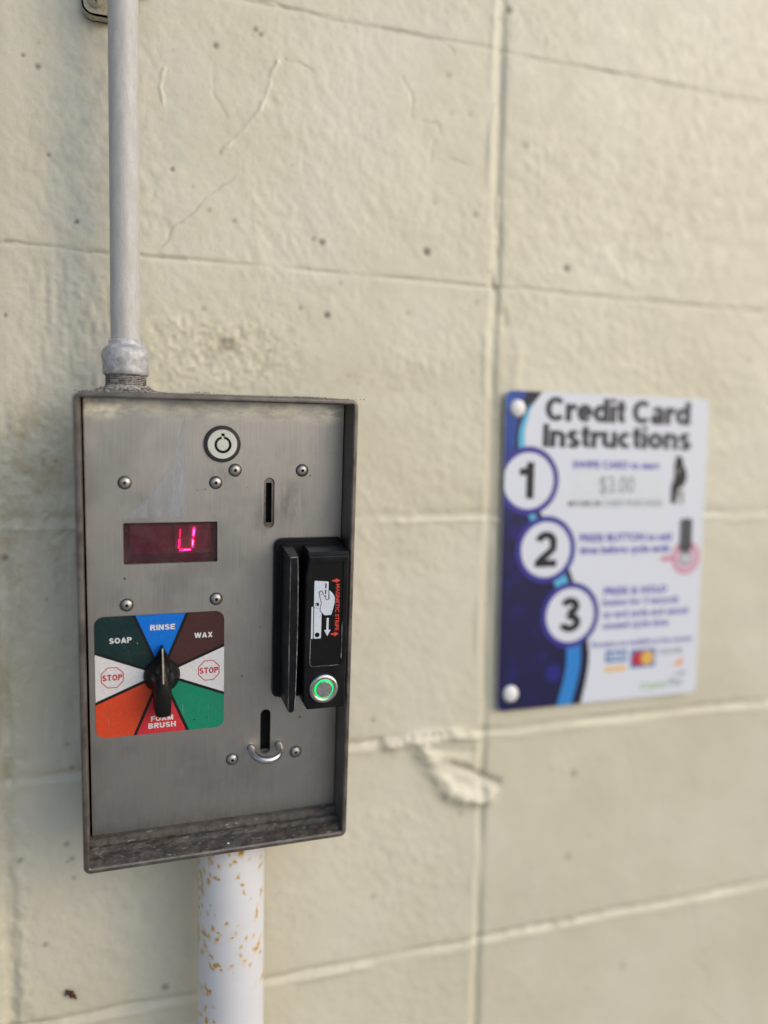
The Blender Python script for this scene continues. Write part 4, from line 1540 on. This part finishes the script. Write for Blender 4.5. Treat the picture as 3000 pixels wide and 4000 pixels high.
for i in range(len(mid) - 1):
    b.add([(lf[i][0], -5.36, lf[i][1]), (rt[i][0], -5.36, rt[i][1]), (rt[i + 1][0], -5.36, rt[i + 1][1]), (lf[i + 1][0], -5.36, lf[i + 1][1])], [[0, 3, 2, 1]], 's_aqua' if mid[i][1] > -40 else 's_sky')
for (qx, qz), dig in (((-87.0, 66.6), '1'), ((-66.6, 2.4), '2'), ((-38.0, -61.0), '3')):
    cl = lambda pp: [(max(x, -SX + 0.6), z) for x, z in pp]
    b.sheet(cl(circle(qx, qz, 31.6, 64)), -5.48, 's_ring')
    b.sheet(cl(circle(qx, qz, 26.0, 64)), -5.60, 's_white')
    heavy_text(b, dig, qx + (-2.0 if dig == '1' else 0), qz + 0.4, 15.0 if dig == '1' else 23.0, 33.5, -5.72, 's_num', 0.2)
ty = -5.2
heavy_text(b, 'Credit Card', 9.4, 133.2, 162, 22.5, ty, 's_text', 0.225, 0.028)
heavy_text(b, 'Instructions', 9.6, 108.6, 166, 21.5, ty, 's_text', 0.225, 0.028)
b.text('SWIPE CARD to start', 7.8, 82.1, 97, 6.6, ty, 's_small', 0.03)
b.sheet(rrect(-38.4, 50.5, 59.4, 75.2, 1, 2), -5.12, 's_label')
b.text('$3.00', 8.6, 63.2, 39, 15.5, -5.3, 's_grey', 0.0)
b.text('MINIMUM CARD PURCHASE', 8.5, 45.4, 106, 5.8, ty, 's_grey', 0.01)
b.text('PRESS BUTTON to add', 21.8, 12.4, 105, 7.2, ty, 's_small', 0.03)
b.text('time before cycle ends', 21.0, 1.0, 103, 7.2, ty, 's_small', 0.03)
b.text('PRESS & HOLD', 34.9, -39.8, 73, 7.0, ty, 's_small', 0.03)
b.text('button for 3 seconds', 42.1, -50.5, 88, 7.0, ty, 's_small', 0.02)
b.text('to end cycle and cancel', 48.2, -62.2, 99, 7.0, ty, 's_small', 0.02)
b.text('unused cycle time', 37.0, -73.2, 76, 7.0, ty, 's_small', 0.02)
b.text('Receipts are available at the counter', 46.7, -91.4, 119, 6.0, ty, 's_small', 0.01)
# swiping hand pictogram
hp = [(76, 92), (81, 91.5), (84, 88), (84.5, 83), (88, 78), (89.5, 72), (87.5, 65), (84.5, 61), (80.5, 60), (78.5, 56), (78.3, 45), (71.4, 45), (71.2, 62), (74, 68), (74.6, 76), (73.5, 80), (75, 86)]
b.sheet(hp if area(hp) > 0 else hp[::-1], ty, 's_num')
b.sheet([(79.5, 58), (86.5, 58), (86.5, 44), (82.5, 44), (82.5, 52), (79.5, 52)][::-1], ty, 's_grey')
b.sheet(rrect(77.5, 74, 80, 80, .4, 2), -5.3, 's_grey')
# reader pictogram with a pink highlight round its button
b.sheet(circle(92.4, -9.2, 17.0, 48), -5.12, 's_palepink')
b.sheet(circle(92.4, -9.2, 17.0, 48), -5.2, 's_pink', [circle(92.4, -9.2, 13.4, 48)])
b.sheet([(60.5, -10), (68, -13.6), (68, -12), (76.5, -12.2), (76.5, -7.4), (68, -7.4), (68, -6.0)], ty, 's_pink')
b.sheet(rrect(84.4, -3, 98.2, 29.6, 1, 2), -5.3, 's_num')
b.sheet(rrect(89.6, 0, 91.4, 28, .3, 2), -5.38, 's_grey')
b.sheet(rrect(86.0, -16, 97.4, -3, 2, 3), -5.3, 's_grey')
b.sheet(circle(92, -10.2, 3.4, 24), -5.38, 's_label')
# accepted cards
b.sheet(rrect(3.0, -110, 27.6, -98.6, .5, 2), ty, 's_cardblue')
b.text('VISA', 15.3, -104.2, 21, 6.5, -5.3, 's_label', 0.03, shear=0.3)
b.sheet(rrect(3.0, -119.4, 27.6, -114.4, .5, 2), ty, 's_gold')
b.sheet(rrect(32.2, -117.8, 61.2, -99.2, 1.5, 3), ty, 's_cardblue')
b.sheet(circle(41.6, -108.5, 7.6, 36), -5.3, 's_mcr')
b.sheet(circle(51.8, -108.5, 7.6, 36), -5.38, 's_mcy')
b.text('DISCOVER', 80, -103.4, 28, 5.0, ty, 's_grey', 0.02)
sw = smooth_line([(74, -118.5), (84, -117.4), (92, -112), (94, -108.5)], 5)
b.sheet(sw + [(94, -118.5)], ty, 's_or') if area(sw + [(94, -118.5)]) > 0 else b.sheet((sw + [(94, -118.5)])[::-1], ty, 's_or')
b.text('Crypto', 60, -136.4, 31, 6.0, ty, 's_lime', 0.02, rot=0.03, shear=0.25)
b.text('Pay', 87, -135.0, 20, 6.0, ty, 's_grey', 0.02, rot=0.03, shear=0.25)
b.sheet([(82, -129), (96, -124.5), (101, -128), (97, -127.4), (90, -128.6)][::-1], ty, 's_grey')
b.build('sign_panel', sg)
for x, z in ((-100.6, 132.4), (-99.2, -132.4)):
    b = MB()
    b.lathe([(8.0, 0.0), (7.8, -1.2), (6.6, -2.6), (4.0, -3.6), (0.01, -4.0)], (0, 0), 'capwhite', 40)
    c_ = b.build('screw_cap', sg, smooth=50)
    c_.location = (x * MM, -0.0050, z * MM)

# ------------------------------------------------------------------ clump of dirt on the wall
b = MB()
for dx, dz, r in ((0, 0, 2.6), (1.8, -2.2, 2.9), (3.4, -4.0, 2.2), (-1.6, 1.8, 1.8), (2.2, .4, 1.6), (5.0, -5.6, 1.3), (-2.6, -1, 1.2)):
    grain(b, dx, rng.uniform(-.5, .3), dz, r, 'bug')
o = b.build('dirt_clump', smooth=60)
o.location = (-0.3635, -0.0012, -0.3830)
tag(o, 'small dark brown dirt clump stuck low on the block wall', 'dirt')
